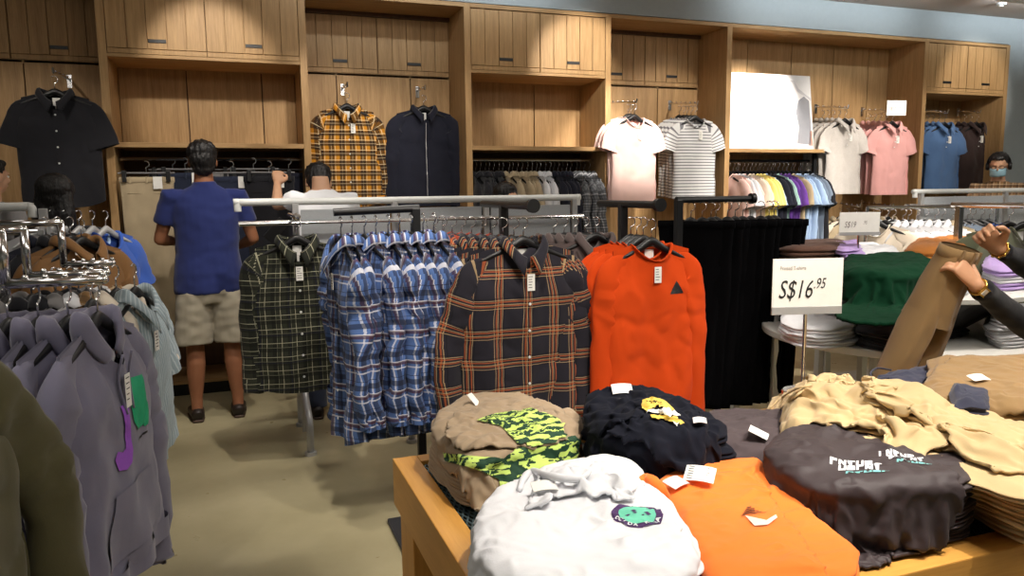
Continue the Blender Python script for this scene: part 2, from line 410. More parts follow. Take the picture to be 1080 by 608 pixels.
def garment(name, label, cat, mat, kind='tee', L=.70, W=.54, S=.44, neck=.085, T=.05, sleeve=None, slope=.27, slen=None, sl_out=.05, fold=1.0, seed=0,
            N=56, M=34, group=None, mat2=None, inner=None, tags=True, buttons=True, flare=1.0, simple=False, taglen=.07, tagx=.03, cw=1.0, shape=None, bend=(0, 0)):
    """upper-body garment hanging from its neck: local origin between the shoulders, front towards -Y"""
    sd = seed*7.31
    root = empty(name, (0, 0, 0), 0, label, cat, group)
    long_ = sleeve == 'long' or (sleeve is None and kind in ('shirt', 'hoodie', 'jacket', 'longtee'))
    frontdip = {'tee': .085, 'longtee': .075, 'shirt': .10, 'polo': .09, 'hoodie': .11, 'jacket': .09}[kind]
    if shape: frontdip = shape
    def ztop(X, front):
        a = abs(X)
        if a < neck:
            c = math.cos(PI/2*a/neck)
            return -.012-(frontdip if front else .02)*c**.7
        return -.012-(a-neck)*slope
    def foldy(x, z, s):
        v = max(0, -z/L)
        n = noise.noise(Vector((x*7+sd, z*1.3, s*2+sd)))*.7+noise.noise(Vector((x*17+sd, z*2.5, s+sd)))*.35
        n = math.copysign(abs(n)**.8, n)+.25*math.sin(x*24+sd+z*3+noise.noise(Vector((x*3, z*2, sd)))*4)*v
        return n*.034*fold*(.22+v)
    def crease(x, z):
        a_ = noise.noise(Vector((x*9-sd+z*3, z*4.5-x*5, 3+sd))); b_ = noise.noise(Vector((x*20-sd-z*6, z*8+x*9, 7+sd)))
        return (max(0, 1-abs(a_)*4)*.006+max(0, 1-abs(b_)*4)*.0035)*fold
    bm = bmesh.new(); uvl = bm.loops.layers.uv.new('UVMap'); rows = []
    for j in range(M+1):
        v = j/M; v = v**.9; row = []
        for k in range(N):
            a = 2*PI*k/N; u = math.cos(a); s = math.sin(a); front = s > 0
            hwt = S/2
            hw = lerp(W/2*flare, W/2, sst(0, .5, v)); hw = lerp(hw, hwt, sst(.62, 1, v))
            xt = hwt*u; zt = ztop(xt, front); zb = -L+(0.012*math.cos(u*PI) if kind in ('shirt',) else 0)
            if kind == 'shirt': zb = -L+.045*(abs(u)**3)
            z = lerp(zb, zt, v); x = hw*u
            ttop = .004+(.05*math.cos(PI/2*abs(xt)/neck) if abs(xt) < neck else 0)*(1 if front else .7)
            tb = T*(max(0, 1-abs(u)**2.6))**.5
            th = lerp(tb, ttop, sst(.72, 1.0, v))
            y = (-1 if front else 1)*th + (foldy(xt, z, 1 if front else -1)+crease(xt, z)*1.2)*(1-sst(.85, 1, v))
            if kind in ('hoodie', 'jacket') and v < .09: x *= .96-.02*math.sin(v/.09*PI); 
            xo = x+foldy(z, xt, 5)*.5+bend[0]*(z/L)**2; y += bend[1]*(z/L)**2
            row.append((bm.verts.new((xo, y, z)), (xt*W/S*.97+(.0 if front else .9), z)))
        rows.append(row)
    for j in range(M):
        for k in range(N):
            q = (rows[j][k], rows[j][(k+1) % N], rows[j+1][(k+1) % N], rows[j+1][k])
            f = bm.faces.new([t[0] for t in q])
            us = [t[1] for t in q]
            mx = max(u[0] for u in us)-min(u[0] for u in us)
            if mx > .5:
                us = [((u[0]-.9) if u[0] > .45 else u[0], u[1]) for u in us]
            for lo, uv in zip(f.loops, us): lo[uvl].uv = uv
    bmesh.ops.recalc_face_normals(bm, faces=bm.faces)
    body = meshobj('body', bm, [mat], root, True)
    tree = None if simple else bvh_of([body])
    def fy(x, z):
        if tree is None: return -T
        h = tree.ray_cast(Vector((x, -.5, z)), Vector((0, 1, 0)))[0]
        return h.y if h is not None else -T
    # sleeves
    for s in (-1, 1):
        bm = bmesh.new(); uvl = bm.loops.layers.uv.new('UVMap'); sx = S/2; rr = R_.uniform(-1, 1)
        zs = -.012-(sx-neck)*slope
        if long_:
            sl = slen or .60
            pts = [(s*(sx-.045), 0, zs-.112), (s*(sx-.020), 0, zs-.106), (s*(sx+.010), 0, zs-.132), (s*(sx+sl_out*.55), rr*.01, zs-.25), (s*(sx+sl_out*.9+.01*rr), .0, zs-.38), (s*(sx+sl_out*1.0), -.015*rr, zs-.1-sl+.03), (s*(sx+sl_out), 0, zs-.1-sl)]
            pp = smoothpath(pts, 7); n = len(pp)
            wd = [lerp(.100, .072, sst(.06, .36, i/n)) if i/n < .36 else lerp(.072, .055, (i/n-.36)/.64) for i in range(n)]
            th = [lerp(.009, .034, sst(0, .32, i/n)) for i in range(n)]
            if kind in ('hoodie', 'jacket'): wd = [w*1.1 for w in wd]; th = [t*1.25 for t in th]
        else:
            sl = slen or .19
            dx, dz = (.27, -.95)
            pts = [(s*(sx-.05), 0, zs-.115), (s*(sx-.02), 0, zs-.108), (s*(sx+.0+sl*.3*dx), 0, zs-.115+sl*.25*dz), (s*(sx+.005+sl*dx), rr*.01, zs-.10+sl*dz)]
            pp = smoothpath(pts, 5); n = len(pp)
            wd = [lerp(.104, .094, i/n) for i in range(n)]; th = [lerp(.010, .036, i/n) for i in range(n)]
        wd = [w*cw for w in wd]
        rings = tube(bm, pp, list(zip(th, wd)) if False else [(w_, t_) for w_, t_ in zip(wd, th)], 20, ref=(0, 1, 0), cap=False, uvl=uvl)
        for ri, (rg, l, _) in enumerate(rings):
            for vv in rg:
                p = vv.co.copy(); fl = min(1, l/.12)
                vv.co.y += (noise.noise(Vector((p.x*14+sd+s, p.z*6, 2)))*.020+max(0, 1-abs(noise.noise(Vector((p.x*9+p.z*5, p.z*15+sd, 5+s))))*3.5)*.010)*fold*fl
                vv.co.x += noise.noise(Vector((p.y*6+sd, p.z*9+s*3, 9)))*.012*fold*fl
        sv = meshobj('sleeve', bm, mat, root, True)
        if long_ and not simple:
            bm = bmesh.new(); uvl = bm.loops.layers.uv.new('UVMap')
            e0 = sum((v.co for v in sv.data.vertices[-20:]), Vector())/20
            w = wd[-1]*1.04 if kind not in ('hoodie', 'longtee', 'jacket') else wd[-1]*.9
            tube(bm, [e0+Vector((0, 0, .05)), e0+Vector((0, 0, .03)), e0+Vector((0, 0, -.02))], [(w*.98, .035), (w, .037), (w*.97, .036)], 20, ref=(0, 1, 0), cap=False, uvl=uvl)
            meshobj('cuff', bm, mat, sv, True)
    # neck
    NN = 36
    def neckpt(phi):  # phi 0 front, +-pi back
        c = math.cos(phi); sx_ = math.sin(phi)
        x = neck*sx_*1.0
        front = c > 0
        z = ztop(min(abs(x), neck*.999), front)
        y = -(.004+.05*abs(c))*(1 if front else .7)*(1 if front else -1)
        return Vector((x, y, z))
    if kind in ('tee', 'longtee'):
        bm = bmesh.new(); uvl = bm.loops.layers.uv.new('UVMap'); pts = [neckpt(2*PI*k/NN) for k in range(NN+1)]
        tube(bm, pts, [(.009, .0035)]*len(pts), 8, ref=None, cap=False, uvl=uvl); meshobj('neck_rib', bm, mat2 or mat, root, True)
    elif kind in ('shirt', 'polo', 'jacket'):
        bm = bmesh.new(); uvl = bm.loops.layers.uv.new('UVMap'); rws = []
        op = .10 if kind == 'shirt' else .16
        for i in range(NN+1):
            phi = lerp(op, 2*PI-op, i/NN); p = neckpt(phi); fr = max(0, math.cos(phi))
            near = max(0, 1-min(phi, 2*PI-phi)/.9)
            out = Vector((math.sin(phi), -math.cos(phi), 0))
            h = .036; zt_ = p.z+h*(1-.3*near)+(.02*fr)
            top = Vector((p.x*.98, p.y*.9-.006*fr, zt_)); mid = top+out*.012+Vector((0, 0, -.004))
            fall = .042+.04*near**1.5
            tip = top+out*(.026+.008*near)+Vector((math.copysign(.028*near**2, p.x), -.006*near, -fall))
            rws.append([p, lerp(p, top, .6), top, mid, lerp(mid, tip, .55)+out*.003, tip])
        vr = [[bm.verts.new(q) for q in r_] for r_ in rws]
        for i in range(NN):
            for j in range(5):
                f = bm.faces.new((vr[i][j], vr[i+1][j], vr[i+1][j+1], vr[i][j+1]))
                for lo, uv in zip(f.loops, ((i*.012, j*.015), (i*.012+.012, j*.015), (i*.012+.012, j*.015+.015), (i*.012, j*.015+.015))): lo[uvl].uv = uv
        c = meshobj('collar', bm, mat2 or mat, root, True)
        md = c.modifiers.new('thick', 'SOLIDIFY'); md.thickness = .003; md.offset = 0
    elif kind == 'hoodie':
        bm = bmesh.new(); pts = []; rr = []
        for i in range(25):
            phi = lerp(.25, 2*PI-.25, i/24); p = neckpt(phi); bk = .5-.5*math.cos(phi)
            out = Vector((math.sin(phi), -math.cos(phi), 0))
            pts.append(p+out*(.006+.014*bk)+Vector((0, 0, .014-.012*bk))); rr.append((.017+.010*bk, .022+.034*bk))
        rg = tube(bm, pts, rr, 14, ref=(0, 0, 1))
        for r_, l, _ in rg:
            for v in r_: v.co += Vector((noise.noise(v.co*14+Vector((sd, 0, 0))), noise.noise(v.co*14+Vector((0, sd, 0))), noise.noise(v.co*12)))*.012
        for r_, l, _ in rg:
            for v in r_: v.co.y *= .55
        meshobj('hood', bm, mat, root, True)
        bm = bmesh.new()
        for s in (-1, 1):
            y0 = fy(s*.03, -.14); tube(bm, smoothpath([(s*.03, y0-.02, -.09), (s*.035, y0-.006, -.16), (s*.03, fy(s*.03, -.25)-.005, -.25)], 5), .0035, 6)
        meshobj('drawstring', bm, mat, root, True)
        bm = bmesh.new(); g = 10; vv = [[None]*(g+1) for _ in range(g+1)]
        for a in range(g+1):
            for b_ in range(g+1):
                zz = -.62+.18*b_/g; xx = lerp(-.17, .17, a/g)*(1-.28*sst(.3, 1, b_/g)); vv[a][b_] = bm.verts.new((xx, fy(xx, zz)-.006, zz))
        for a in range(g):
            for b_ in range(g): bm.faces.new((vv[a][b_], vv[a+1][b_], vv[a+1][b_+1], vv[a][b_+1]))
        meshobj('front_pocket', bm, mat, root, True)
    if kind in ('hoodie', 'jacket') and not simple:
        bm = bmesh.new(); k = 40; vv = []
        bv = [v.co for v in body.data.vertices[:N]]
        for i in range(N):
            p = bv[i]; vv.append([bm.verts.new(Vector((p.x*1.005, p.y*1.06, p.z+h_))) for h_ in (-.004, .025, .058)])
        for i in range(N):
            for j in range(2): bm.faces.new((vv[i][j], vv[(i+1) % N][j], vv[(i+1) % N][j+1], vv[i][j+1]))
        meshobj('hem_band', bm, mat, root, True)
    if kind in ('shirt', 'polo', 'jacket') and not simple:
        bm = bmesh.new(); uvl = bm.loops.layers.uv.new('UVMap'); zb = -L+.012 if kind != 'polo' else -.27; n = 40; z0 = -frontdip-.012; vv = []
        for i in range(n+1):
            z = lerp(z0, zb, i/n); vv.append([bm.verts.new((x, fy(x, z)-.0022, z)) for x in (-.016, 0, .016)])
        for i in range(n):
            for j in range(2):
                f = bm.faces.new((vv[i][j], vv[i+1][j], vv[i+1][j+1], vv[i][j+1]))
                for lo in f.loops: lo[uvl].uv = (lo.vert.co.x+.0, lo.vert.co.z)
        meshobj('placket' if kind != 'jacket' else 'zip', bm, mat2 or mat, root, True)
        if buttons:
            nb = 6 if kind == 'shirt' else (3 if kind == 'polo' else 0)
            for i in range(nb):
                z = lerp(z0-.035, zb+.07, i/max(1, nb-1)) if kind == 'shirt' else z0-.03-.05*i
                bm = bmesh.new(); g = bmesh.ops.create_cone(bm, cap_ends=True, segments=14, radius1=.0062, radius2=.005, depth=.003, matrix=Matrix.Rotation(PI/2, 4, 'X'))
                bmesh.ops.translate(bm, verts=bm.verts, vec=(0, fy(0, z)-.005, z)); meshobj('button', bm, button_white if buttons is True else buttons, root)
    if inner and not simple:
        bm = bmesh.new(); box(bm, -.022, .022, .018, .0195, -.085, -.035); meshobj('neck_label', bm, white_card, root)
        bm = bmesh.new(); box(bm, -.009, .009, .012, .0135, -.115, -.085); meshobj('size_label', bm, white_card, root)
    if tags and not simple:
        tz = -frontdip-.035; bm = bmesh.new(); y = min(fy(tagx, tz), fy(tagx, tz-taglen))-.008
        box(bm, tagx-.017, tagx+.017, y-.0008, y+.0008, tz-taglen, tz, .0003); tg = meshobj('price_tag', bm, white_card, root)
        bm = bmesh.new()
        for i in range(5): box(bm, tagx-.012, tagx+R_.uniform(.002, .012), y-.0014, y-.0009, tz-.012-i*taglen*.16, tz-.0095-i*taglen*.16)
        meshobj('tag_print', bm, ink, tg)
    root['_b'] = 0; del root['_b']
    return root, body, fy, tree

def place(root, loc, yaw=0, label=None, group=None, tilt=0, sc3=None):
    root.location = loc; root.rotation_euler = (tilt, 0, yaw)
    if label: root['label'] = label
    if group: root['group'] = group
    if sc3: root.scale = sc3
    return root

def trousers(name, label, cat, mat, L=1.0, W=.40, T=.03, folded=False, legs=True, group=None, seed=0, N=44, M=40, tags=True, open_waist=0, simple=False, taper=.8, mat2=None):
    """bottoms hung from the waistband; origin at the waist centre, front towards -Y"""
    root = empty(name, (0, 0, 0), 0, label, cat, group); sd = seed*5.7
    bm = bmesh.new(); uvl = bm.loops.layers.uv.new('UVMap'); crot = .26
    def sheet(xa, xb, z0, z1, tpr, n, m, t0, t1, drift=0):
        rows = []
        for j in range(m+1):
            v = j/m; z = lerp(z0, z1, v); row = []
            c = (xa+xb)/2*(1-drift*v*.0)+drift*v; hw = (xb-xa)/2*lerp(1, tpr, v)
            for k in range(n):
                a = 2*PI*k/n; u = math.cos(a); s = math.sin(a)
                t = lerp(t0, t1, v)
                y = -s*t*(1 if abs(s) < 1e-6 else 1)
                y += (noise.noise(Vector((u*2+sd+xa*9, z*3, s+sd)))*.012+noise.noise(Vector((u*5+sd, z*12, 4)))*.006)*min(1, v*5+.2)
                x = c+hw*u+noise.noise(Vector((z*4+sd, u, 8)))*.008
                row.append(bm.verts.new((x, y, z)))
            rows.append(row)
        for j in range(m):
            for k in range(n):
                f = bm.faces.new((rows[j][k], rows[j][(k+1) % n], rows[j+1][(k+1) % n], rows[j+1][k]))
                for lo in f.loops: lo[uvl].uv = (lo.vert.co.x, lo.vert.co.z)
        return rows
    if folded or not legs:
        r = sheet(-W/2, W/2, 0, -L, taper, N, M, T, T*1.1)
        bm.faces.new(r[-1])
    else:
        r = sheet(-W/2, W/2, 0, -crot, 1.12, N, 12, max(T, open_waist), T*1.5)
        for s in (-1, 1):
            a = sheet(min(0, s*W*.57), max(0, s*W*.57), -crot+.04, -L, taper, 26, M, T*1.2, T*1.1, drift=s*.02); bm.faces.new(a[-1])
    bmesh.ops.recalc_face_normals(bm, faces=bm.faces)
    body = meshobj('trouser_body', bm, mat, root, True)
    bm = bmesh.new(); n = 40; rr = []
    for z, g in ((.004, .0), (.002, .004), (-.03, .0045), (-.034, .001)):
        row = []
        for k in range(n):
            a = 2*PI*k/n; row.append(bm.verts.new(((W/2+g)*math.cos(a), -(max(T, open_waist)+g)*math.sin(a), z)))
        rr.append(row)
    for i in range(3):
        for k in range(n): bm.faces.new((rr[i][k], rr[i][(k+1) % n], rr[i+1][(k+1) % n], rr[i+1][k]))
    meshobj('waistband', bm, mat2 or mat, root, True)
    if not simple:
        for s in (-.6, .0, .6):
            bm = bmesh.new(); box(bm, s*W/2-.005, s*W/2+.005, -max(T, open_waist)*math.sqrt(1-s*s)-.009, -max(T, open_waist)*math.sqrt(1-s*s)-.004, -.038, .006, .001); meshobj('belt_loop', bm, mat, root)
        tree = bvh_of([body])
        for s in (-1, 1):   # back pocket welt
            bm = bmesh.new(); z = -.10
            vv = []
            for i in range(9):
                x = s*(W*.12+W*.26*i/8); h = tree.ray_cast(Vector((x, -.4, z)), Vector((0, 1, 0)))[0]; y = (h.y if h else -T)-.002
                vv.append([bm.verts.new((x, y, z+.005)), bm.verts.new((x, y-.001, z-.005))])
            for i in range(8): bm.faces.new((vv[i][0], vv[i+1][0], vv[i+1][1], vv[i][1]))
            meshobj('pocket_welt', bm, mat, root)
        if tags:
            bm = bmesh.new(); t_ = max(T, open_waist)
            box(bm, W*.12, W*.12+.055, -t_-.016, -t_-.014, -.075, .005); meshobj('price_tag', bm, white_card, root)
    return root

def slab(name, mat, outline, z0, thick, seed=0, amp=.006, dirang=0, creases=(), parent=None, px=True, zpx=None, hump=0, NR=30, MP=150, label=None, rollr=.5, tilt=(0, 0), stretch=(5, 14), nlay=3, sag=None, ncr=8, nst=1, wob=.006, sharp=.5, skirt=0, crh=.010):
    """folded cloth: follows an outline; sharp-sided folds, overlapping layers and grooves between the fold layers at the side"""
    rn = random.Random(int(seed*1000)+17)
    pts = [onZ(p[0], p[1], zpx if zpx is not None else z0+thick) if px else Vector((p[0], p[1], 0)) for p in outline]
    pts = [Vector((p.x, p.y, 0)) for p in pts]; n = len(pts); sm = []
    for i in range(n):
        p0, p1, p2, p3 = pts[i-1], pts[i], pts[(i+1) % n], pts[(i+2) % n]
        m1, m2 = (p2-p0)*.5*sharp, (p3-p1)*.5*sharp
        for k in range(12):
            t = k/12; sm.append(p1*(2*t**3-3*t*t+1)+m1*(t**3-2*t*t+t)+p2*(-2*t**3+3*t*t)+m2*(t**3-t*t))
    per = [0]
    for i in range(len(sm)): per.append(per[-1]+(sm[(i+1) % len(sm)]-sm[i]).length)
    out = []; j = 0; sd = seed*3.7
    for i in range(MP):
        d = per[-1]*i/MP
        while per[j+1] < d: j += 1
        t = (d-per[j])/(per[j+1]-per[j]); out.append(lerp(sm[j], sm[(j+1) % len(sm)], t))
    c = sum(out, Vector())/MP
    area = sum(out[i-1].x*out[i].y-out[i].x*out[i-1].y for i in range(MP))
    if area < 0: out.reverse()
    nrm = []
    for i in range(MP):
        q = (out[(i+1) % MP]-out[i-1]); nrm.append(Vector((q.y, -q.x, 0)).normalized())
    out = [p+nn*(noise.noise(Vector((p.x*16, p.y*16, sd)))*wob+noise.noise(Vector((p.x*45, p.y*45, sd)))*wob*.35) for p, nn in zip(out, nrm)]
    R0 = sum((p-c).length for p in out)/MP
    ca, sa = math.cos(dirang), math.sin(dirang)
    crz = []
    for (x0, y0, x1, y1, hh, w_) in creases:
        a, b = (onZ(x0, y0, z0+thick), onZ(x1, y1, z0+thick)) if px else (Vector((x0, y0, 0)), Vector((x1, y1, 0)))
        a.z = b.z = 0; crz.append((a, b, hh, w_, 1))
    for k in range(ncr):
        q = out[rn.randrange(MP)]; m = c+(q-c)*rn.uniform(.1, .95); an = dirang+rn.gauss(0, .55); L = R0*rn.uniform(.35, .9); dv = Vector((math.cos(an), math.sin(an), 0))*L*.5
        crz.append((m-dv, m+dv, crh*rn.uniform(.5, 1.2)*(1 if rn.random() < .75 else -.7), rn.uniform(.012, .03), rn.choice((-1, 1))))
    sts = []
    for k in range(nst):
        q = out[rn.randrange(MP)]; m = c+(q-c)*rn.uniform(.3, .8); an = math.atan2((q-c).y, (q-c).x)+rn.gauss(0, .3)
        sts.append((m, Vector((math.cos(an), math.sin(an), 0)), rn.uniform(.003, .006)))
    def surf(x, y):
        u, v = (x*ca+y*sa), (-x*sa+y*ca)
        wx = noise.noise(Vector((x*6, y*6, sd+9)))*.035; wy = noise.noise(Vector((x*6, y*6, sd+19)))*.035
        u += wx; v += wy
        a = noise.noise(Vector((u*stretch[0]+sd, v*stretch[1], sd)))
        b = noise.noise(Vector((u*stretch[0]*2.3+sd, v*stretch[1]*2.1, 4+sd)))
        r1 = max(0, 1-abs(a)*3)**1.5; r2 = max(0, 1-abs(b)*3.2)**1.5
        h = (r1+r2*.5)*.8*amp+noise.noise(Vector((x*5+sd, y*5, 1)))*amp*1.3
        P = Vector((x+wx*.5, y+wy*.5, 0))
        for (A, B, hh, w_, sg_) in crz:
            ab = B-A; t = (P-A).dot(ab)/ab.length_squared
            if t < -.3 or t > 1.3: continue
            dv = P-(A+ab*t); d = dv.length; 
            if d > .08: continue
            side = (ab.x*dv.y-ab.y*dv.x)*sg_; ww = w_ if side > 0 else w_*.28
            en = max(0, 1-abs(t-.5)/.8)**.7
            h += hh*math.exp(-(d/ww)**1.6)*en
        for (m, dr, hh) in sts:
            d = (P-m).dot(dr)+noise.noise(Vector((x*9, y*9, sd+33)))*.02
            h += hh*max(0, min(1, .5-d/.005))
        return h
    def base(p): return (z0+tilt[0]*(p.x-c.x)+tilt[1]*(p.y-c.y)) - (sag(p) if sag else 0)
    bm = bmesh.new(); uvl = bm.loops.layers.uv.new('UVMap')
    cv = bm.verts.new((c.x, c.y, base(c)+thick+hump+surf(c.x, c.y))); rings = []
    for r in range(1, NR+1):
        s = (r/NR)**.75; row = []
        for o_ in out:
            p = lerp(c, o_, s)
            z = base(p)+thick*(1-.22*s**22)+hump*(1-s*s)+surf(p.x, p.y)*(1-.35*s**16)
            row.append(bm.verts.new((p.x, p.y, max(z, base(p)+thick*.45))))
        rings.append(row)
    topz = [v.co.z for v in rings[-1]]; q_ = 5
    for L_ in range(nlay):
        for q in range(1, q_+1):
            row = []; tt_ = (L_+q/q_)/nlay
            for i, o_ in enumerate(out):
                z = lerp(topz[i], base(o_)-skirt, tt_)
                bul = math.sin(PI*q/q_)*min((thick+skirt)/nlay, .02)*rollr*(1.2+.8*noise.noise(Vector((o_.x*9, o_.y*9, sd+L_*3))))
                off = noise.noise(Vector((o_.x*8, o_.y*8, sd+L_*7)))*.010*min(1, tt_*2)
                if skirt: off += (noise.noise(Vector((i*.12, sd, 1)))*.03+noise.noise(Vector((i*.35, sd, 5)))*.012)*tt_+.012*tt_
                if q == q_ and L_ < nlay-1: bul -= .003
                row.append(bm.verts.new(o_+nrm[i]*(bul+off)+Vector((0, 0, z))))
            rings.append(row)
    for k in range(MP): bm.faces.new((cv, rings[0][k], rings[0][(k+1) % MP]))
    for a, b in zip(rings, rings[1:]):
        for k in range(MP): bm.faces.new((a[k], b[k], b[(k+1) % MP], a[(k+1) % MP]))
    bm.faces.new(rings[-1][::-1])
    for f in bm.faces:
        for lo in f.loops: lo[uvl].uv = (lo.vert.co.x, lo.vert.co.y)
    bmesh.ops.recalc_face_normals(bm, faces=bm.faces)
    o = meshobj(name, bm, mat, parent, True)
    if label: o['label'] = label
    return o
def card(name, ctr, ax, ay, w_, h_, mat, parent, thick=.0012, lines=0, bendz=0):
    """small paper card in the plane ax/ay"""
    ax = Vector(ax).normalized(); ay = Vector(ay); ay = (ay-ax*ay.dot(ax)).normalized(); nz = ax.cross(ay)
    bm = bmesh.new(); nx = 6; top = []; bot = []
    for i in range(nx+1):
        u = i/nx-.5; b_ = bendz*(1-4*u*u)
        for L_, s in ((top, .5), (bot, -.5)):
            L_.append([bm.verts.new(Vector(ctr)+ax*u*w_+ay*v*h_+nz*(b_+s*thick)) for v in (-.5, .5)])
    for i in range(nx):
        bm.faces.new((top[i][0], top[i+1][0], top[i+1][1], top[i][1])); bm.faces.new((bot[i][1], bot[i+1][1], bot[i+1][0], bot[i][0]))
        for j in (0, 1): bm.faces.new((top[i][j], bot[i][j], bot[i+1][j], top[i+1][j]))
    for i in (0, nx): bm.faces.new((top[i][0], top[i][1], bot[i][1], bot[i][0]))
    bmesh.ops.recalc_face_normals(bm, faces=bm.faces)
    o = meshobj(name, bm, mat, parent)
    if lines:
        bm = bmesh.new(); n = lines
        for k in range(n):
            v = .38-.76*k/(n-1); ln = R_.uniform(.3, .8); p = Vector(ctr)+ay*v*h_+nz*(thick*.5+.0006+bendz*.6)
            q = [p-ax*.4*w_, p+ax*(ln-.4)*w_]; hh = ay*h_*.022
            bm.faces.new([bm.verts.new(x) for x in (q[0]-hh, q[1]-hh, q[1]+hh, q[0]+hh)])
        meshobj('card_print', bm, ink, o)
    return o
# ------------------------------------------------------------------ cloth laid over a pile by simulation, then kept as a plain mesh
def drape_cloth(name, mat, outline, zpx, zdrop, colliders, seed=0, res=.0085, bump=.022, bfreq=9, frames=34, stiff=.6, thick=.004, shrink=1.0, extra=None, parent=None, mass=.3, tilt=None, selfc=False, ztable=.752, bend=.35, warp=None, smooth=1):
    pts = [onZ(p[0], p[1], zpx) for p in outline]; n = len(pts); sm = []
    for i in range(n):
        p0, p1, p2, p3 = pts[i-1], pts[i], pts[(i+1) % n], pts[(i+2) % n]
        for k in range(6):
            t = k/6; m1, m2 = (p2-p0)*.4, (p3-p1)*.4
            sm.append(p1*(2*t**3-3*t*t+1)+m1*(t**3-2*t*t+t)+p2*(-2*t**3+3*t*t)+m2*(t**3-t*t))
    c = sum(sm, Vector())/len(sm); sm = [c+(p-c)*shrink for p in sm]
    def inside(x, y):
        r = False; j = len(sm)-1
        for i in range(len(sm)):
            a, b = sm[i], sm[j]
            if (a.y > y) != (b.y > y) and x < (b.x-a.x)*(y-a.y)/(b.y-a.y)+a.x: r = not r
            j = i
        return r
    x0, x1 = min(p.x for p in sm), max(p.x for p in sm); y0, y1 = min(p.y for p in sm), max(p.y for p in sm)
    nx, ny = int((x1-x0)/res)+1, int((y1-y0)/res)+1; sd = seed*4.1
    bm = bmesh.new(); uvl = bm.loops.layers.uv.new('UVMap'); g = {}
    for i in range(nx+1):
        for j in range(ny+1):
            x, y = x0+i*res, y0+j*res
            if inside(x, y):
                z = zdrop+bump*(noise.noise(Vector((x*bfreq+sd, y*bfreq, sd)))+.6*noise.noise(Vector((x*bfreq*2.3, y*bfreq*2.3+sd, 3)))+.35*noise.noise(Vector((x*bfreq*4.6, y*bfreq*4.6+sd, 7))))
                if extra: z += extra(x, y)
                if tilt: z += tilt[0]*(x-c.x)+tilt[1]*(y-c.y)
                g[i, j] = bm.verts.new((x, y, z))
    for (i, j) in list(g):
        q = [g.get(k) for k in ((i, j), (i+1, j), (i+1, j+1), (i, j+1))]
        if all(q):
            f = bm.faces.new(q)
            for lo in f.loops: lo[uvl].uv = (lo.vert.co.x, lo.vert.co.y)
    for v in [v for v in bm.verts if not v.link_faces]: bm.verts.remove(v)
    me = bpy.data.meshes.new(name); bm.to_mesh(me); bm.free()
    S = bpy.data.scenes.new('drape'); S.gravity = (0, 0, -9.81); S.frame_start = 1; S.frame_end = frames
    o = bpy.data.objects.new(name, me); S.collection.objects.link(o)
    tmp = []
    for cobj in colliders:
        d = bpy.data.objects.new('c', cobj.data); d.matrix_world = cobj.matrix_world.copy(); S.collection.objects.link(d); tmp.append(d)
    bt = bmesh.new(); box(bt, x0-.3, x1+.3, y0-.3, y1+.3, ztable-.05, ztable); tm = bpy.data.meshes.new('t'); bt.to_mesh(tm); bt.free()
    if ztable: d = bpy.data.objects.new('t', tm); S.collection.objects.link(d); tmp.append(d)
    for d in tmp:
        m = d.modifiers.new('col', 'COLLISION'); d.collision.thickness_outer = .003; d.collision.cloth_friction = 25; d.collision.thickness_inner = .02
    cl = o.modifiers.new('cloth', 'CLOTH'); s = cl.settings; s.quality = 6; s.mass = mass; s.tension_stiffness = 15*stiff*2; s.compression_stiffness = 15*stiff*2; s.shear_stiffness = 5*stiff; s.bending_stiffness = bend; s.air_damping = 2.5
    cl.collision_settings.distance_min = .003; cl.collision_settings.collision_quality = 3; cl.collision_settings.use_self_collision = selfc
    if selfc: cl.collision_settings.self_distance_min = .003
    cl.point_cache.frame_start = 1; cl.point_cache.frame_end = frames
    vl = S.view_layers[0]
    for f in range(1, frames+1): S.frame_set(f)
    dg = vl.depsgraph; me2 = bpy.data.meshes.new_from_object(o.evaluated_get(dg))
    bpy.data.objects.remove(o)
    for d in tmp: bpy.data.objects.remove(d)
    bpy.data.scenes.remove(S)
    me2.name = name; me2.materials.clear(); me2.materials.append(mat); me2.polygons.foreach_set('use_smooth', [True]*len(me2.polygons))
    r = bpy.data.objects.new(name, me2); link(r, parent)
    sb = r.modifiers.new('s', 'SUBSURF'); sb.levels = smooth; sb.render_levels = smooth
    md = r.modifiers.new('t', 'SOLIDIFY'); md.thickness = thick; md.offset = -1
    return r

# ------------------------------------------------------------------ fabrics
blackf = fabric('black_cotton', srgb(27, 27, 32), .9)
navyf = fabric('dark_navy_twill', srgb(26, 28, 42), .85)
polo_navy = fabric('royal_navy_pique', srgb(34, 44, 96), .9)
khaki = fabric('khaki_twill', srgb(174, 157, 128), .9)
beige = fabric('cream_beige_twill', srgb(206, 180, 134), .85)
beige2 = fabric('warm_beige_twill', srgb(190, 160, 114), .85)
tan = fabric('tan_twill', srgb(140, 112, 74), .88)
brownf = fabric('saddle_brown_twill', srgb(118, 84, 48), .85)
greyhood = fabric('lavender_grey_fleece', srgb(112, 110, 130), .95, sheen=.3)
olive = fabric('olive_twill', srgb(78, 74, 48), .88)
orangef = fabric('burnt_orange_jersey', srgb(200, 68, 20), .9, sheen=.02, spec=.1)
orange2 = fabric('light_orange_jersey', srgb(244, 124, 44), .85)
whitef = fabric('white_jersey', srgb(222, 223, 227), .85, .04, sheen=.03)
pinkf = fabric('pale_pink_jersey', srgb(236, 200, 192), .85, .05)
pinkp = fabric('dusty_pink_pique', srgb(214, 158, 154), .85, .05)
greypolo = fabric('pale_grey_marl', srgb(196, 190, 184), .88, .1, scale=60)
bluepolo = fabric('denim_blue_pique', srgb(78, 108, 150), .85)
dbrown = fabric('dark_brown_jersey', srgb(54, 40, 38), .88)
charb = fabric('charcoal_brown_jersey', srgb(70, 60, 62), .85)
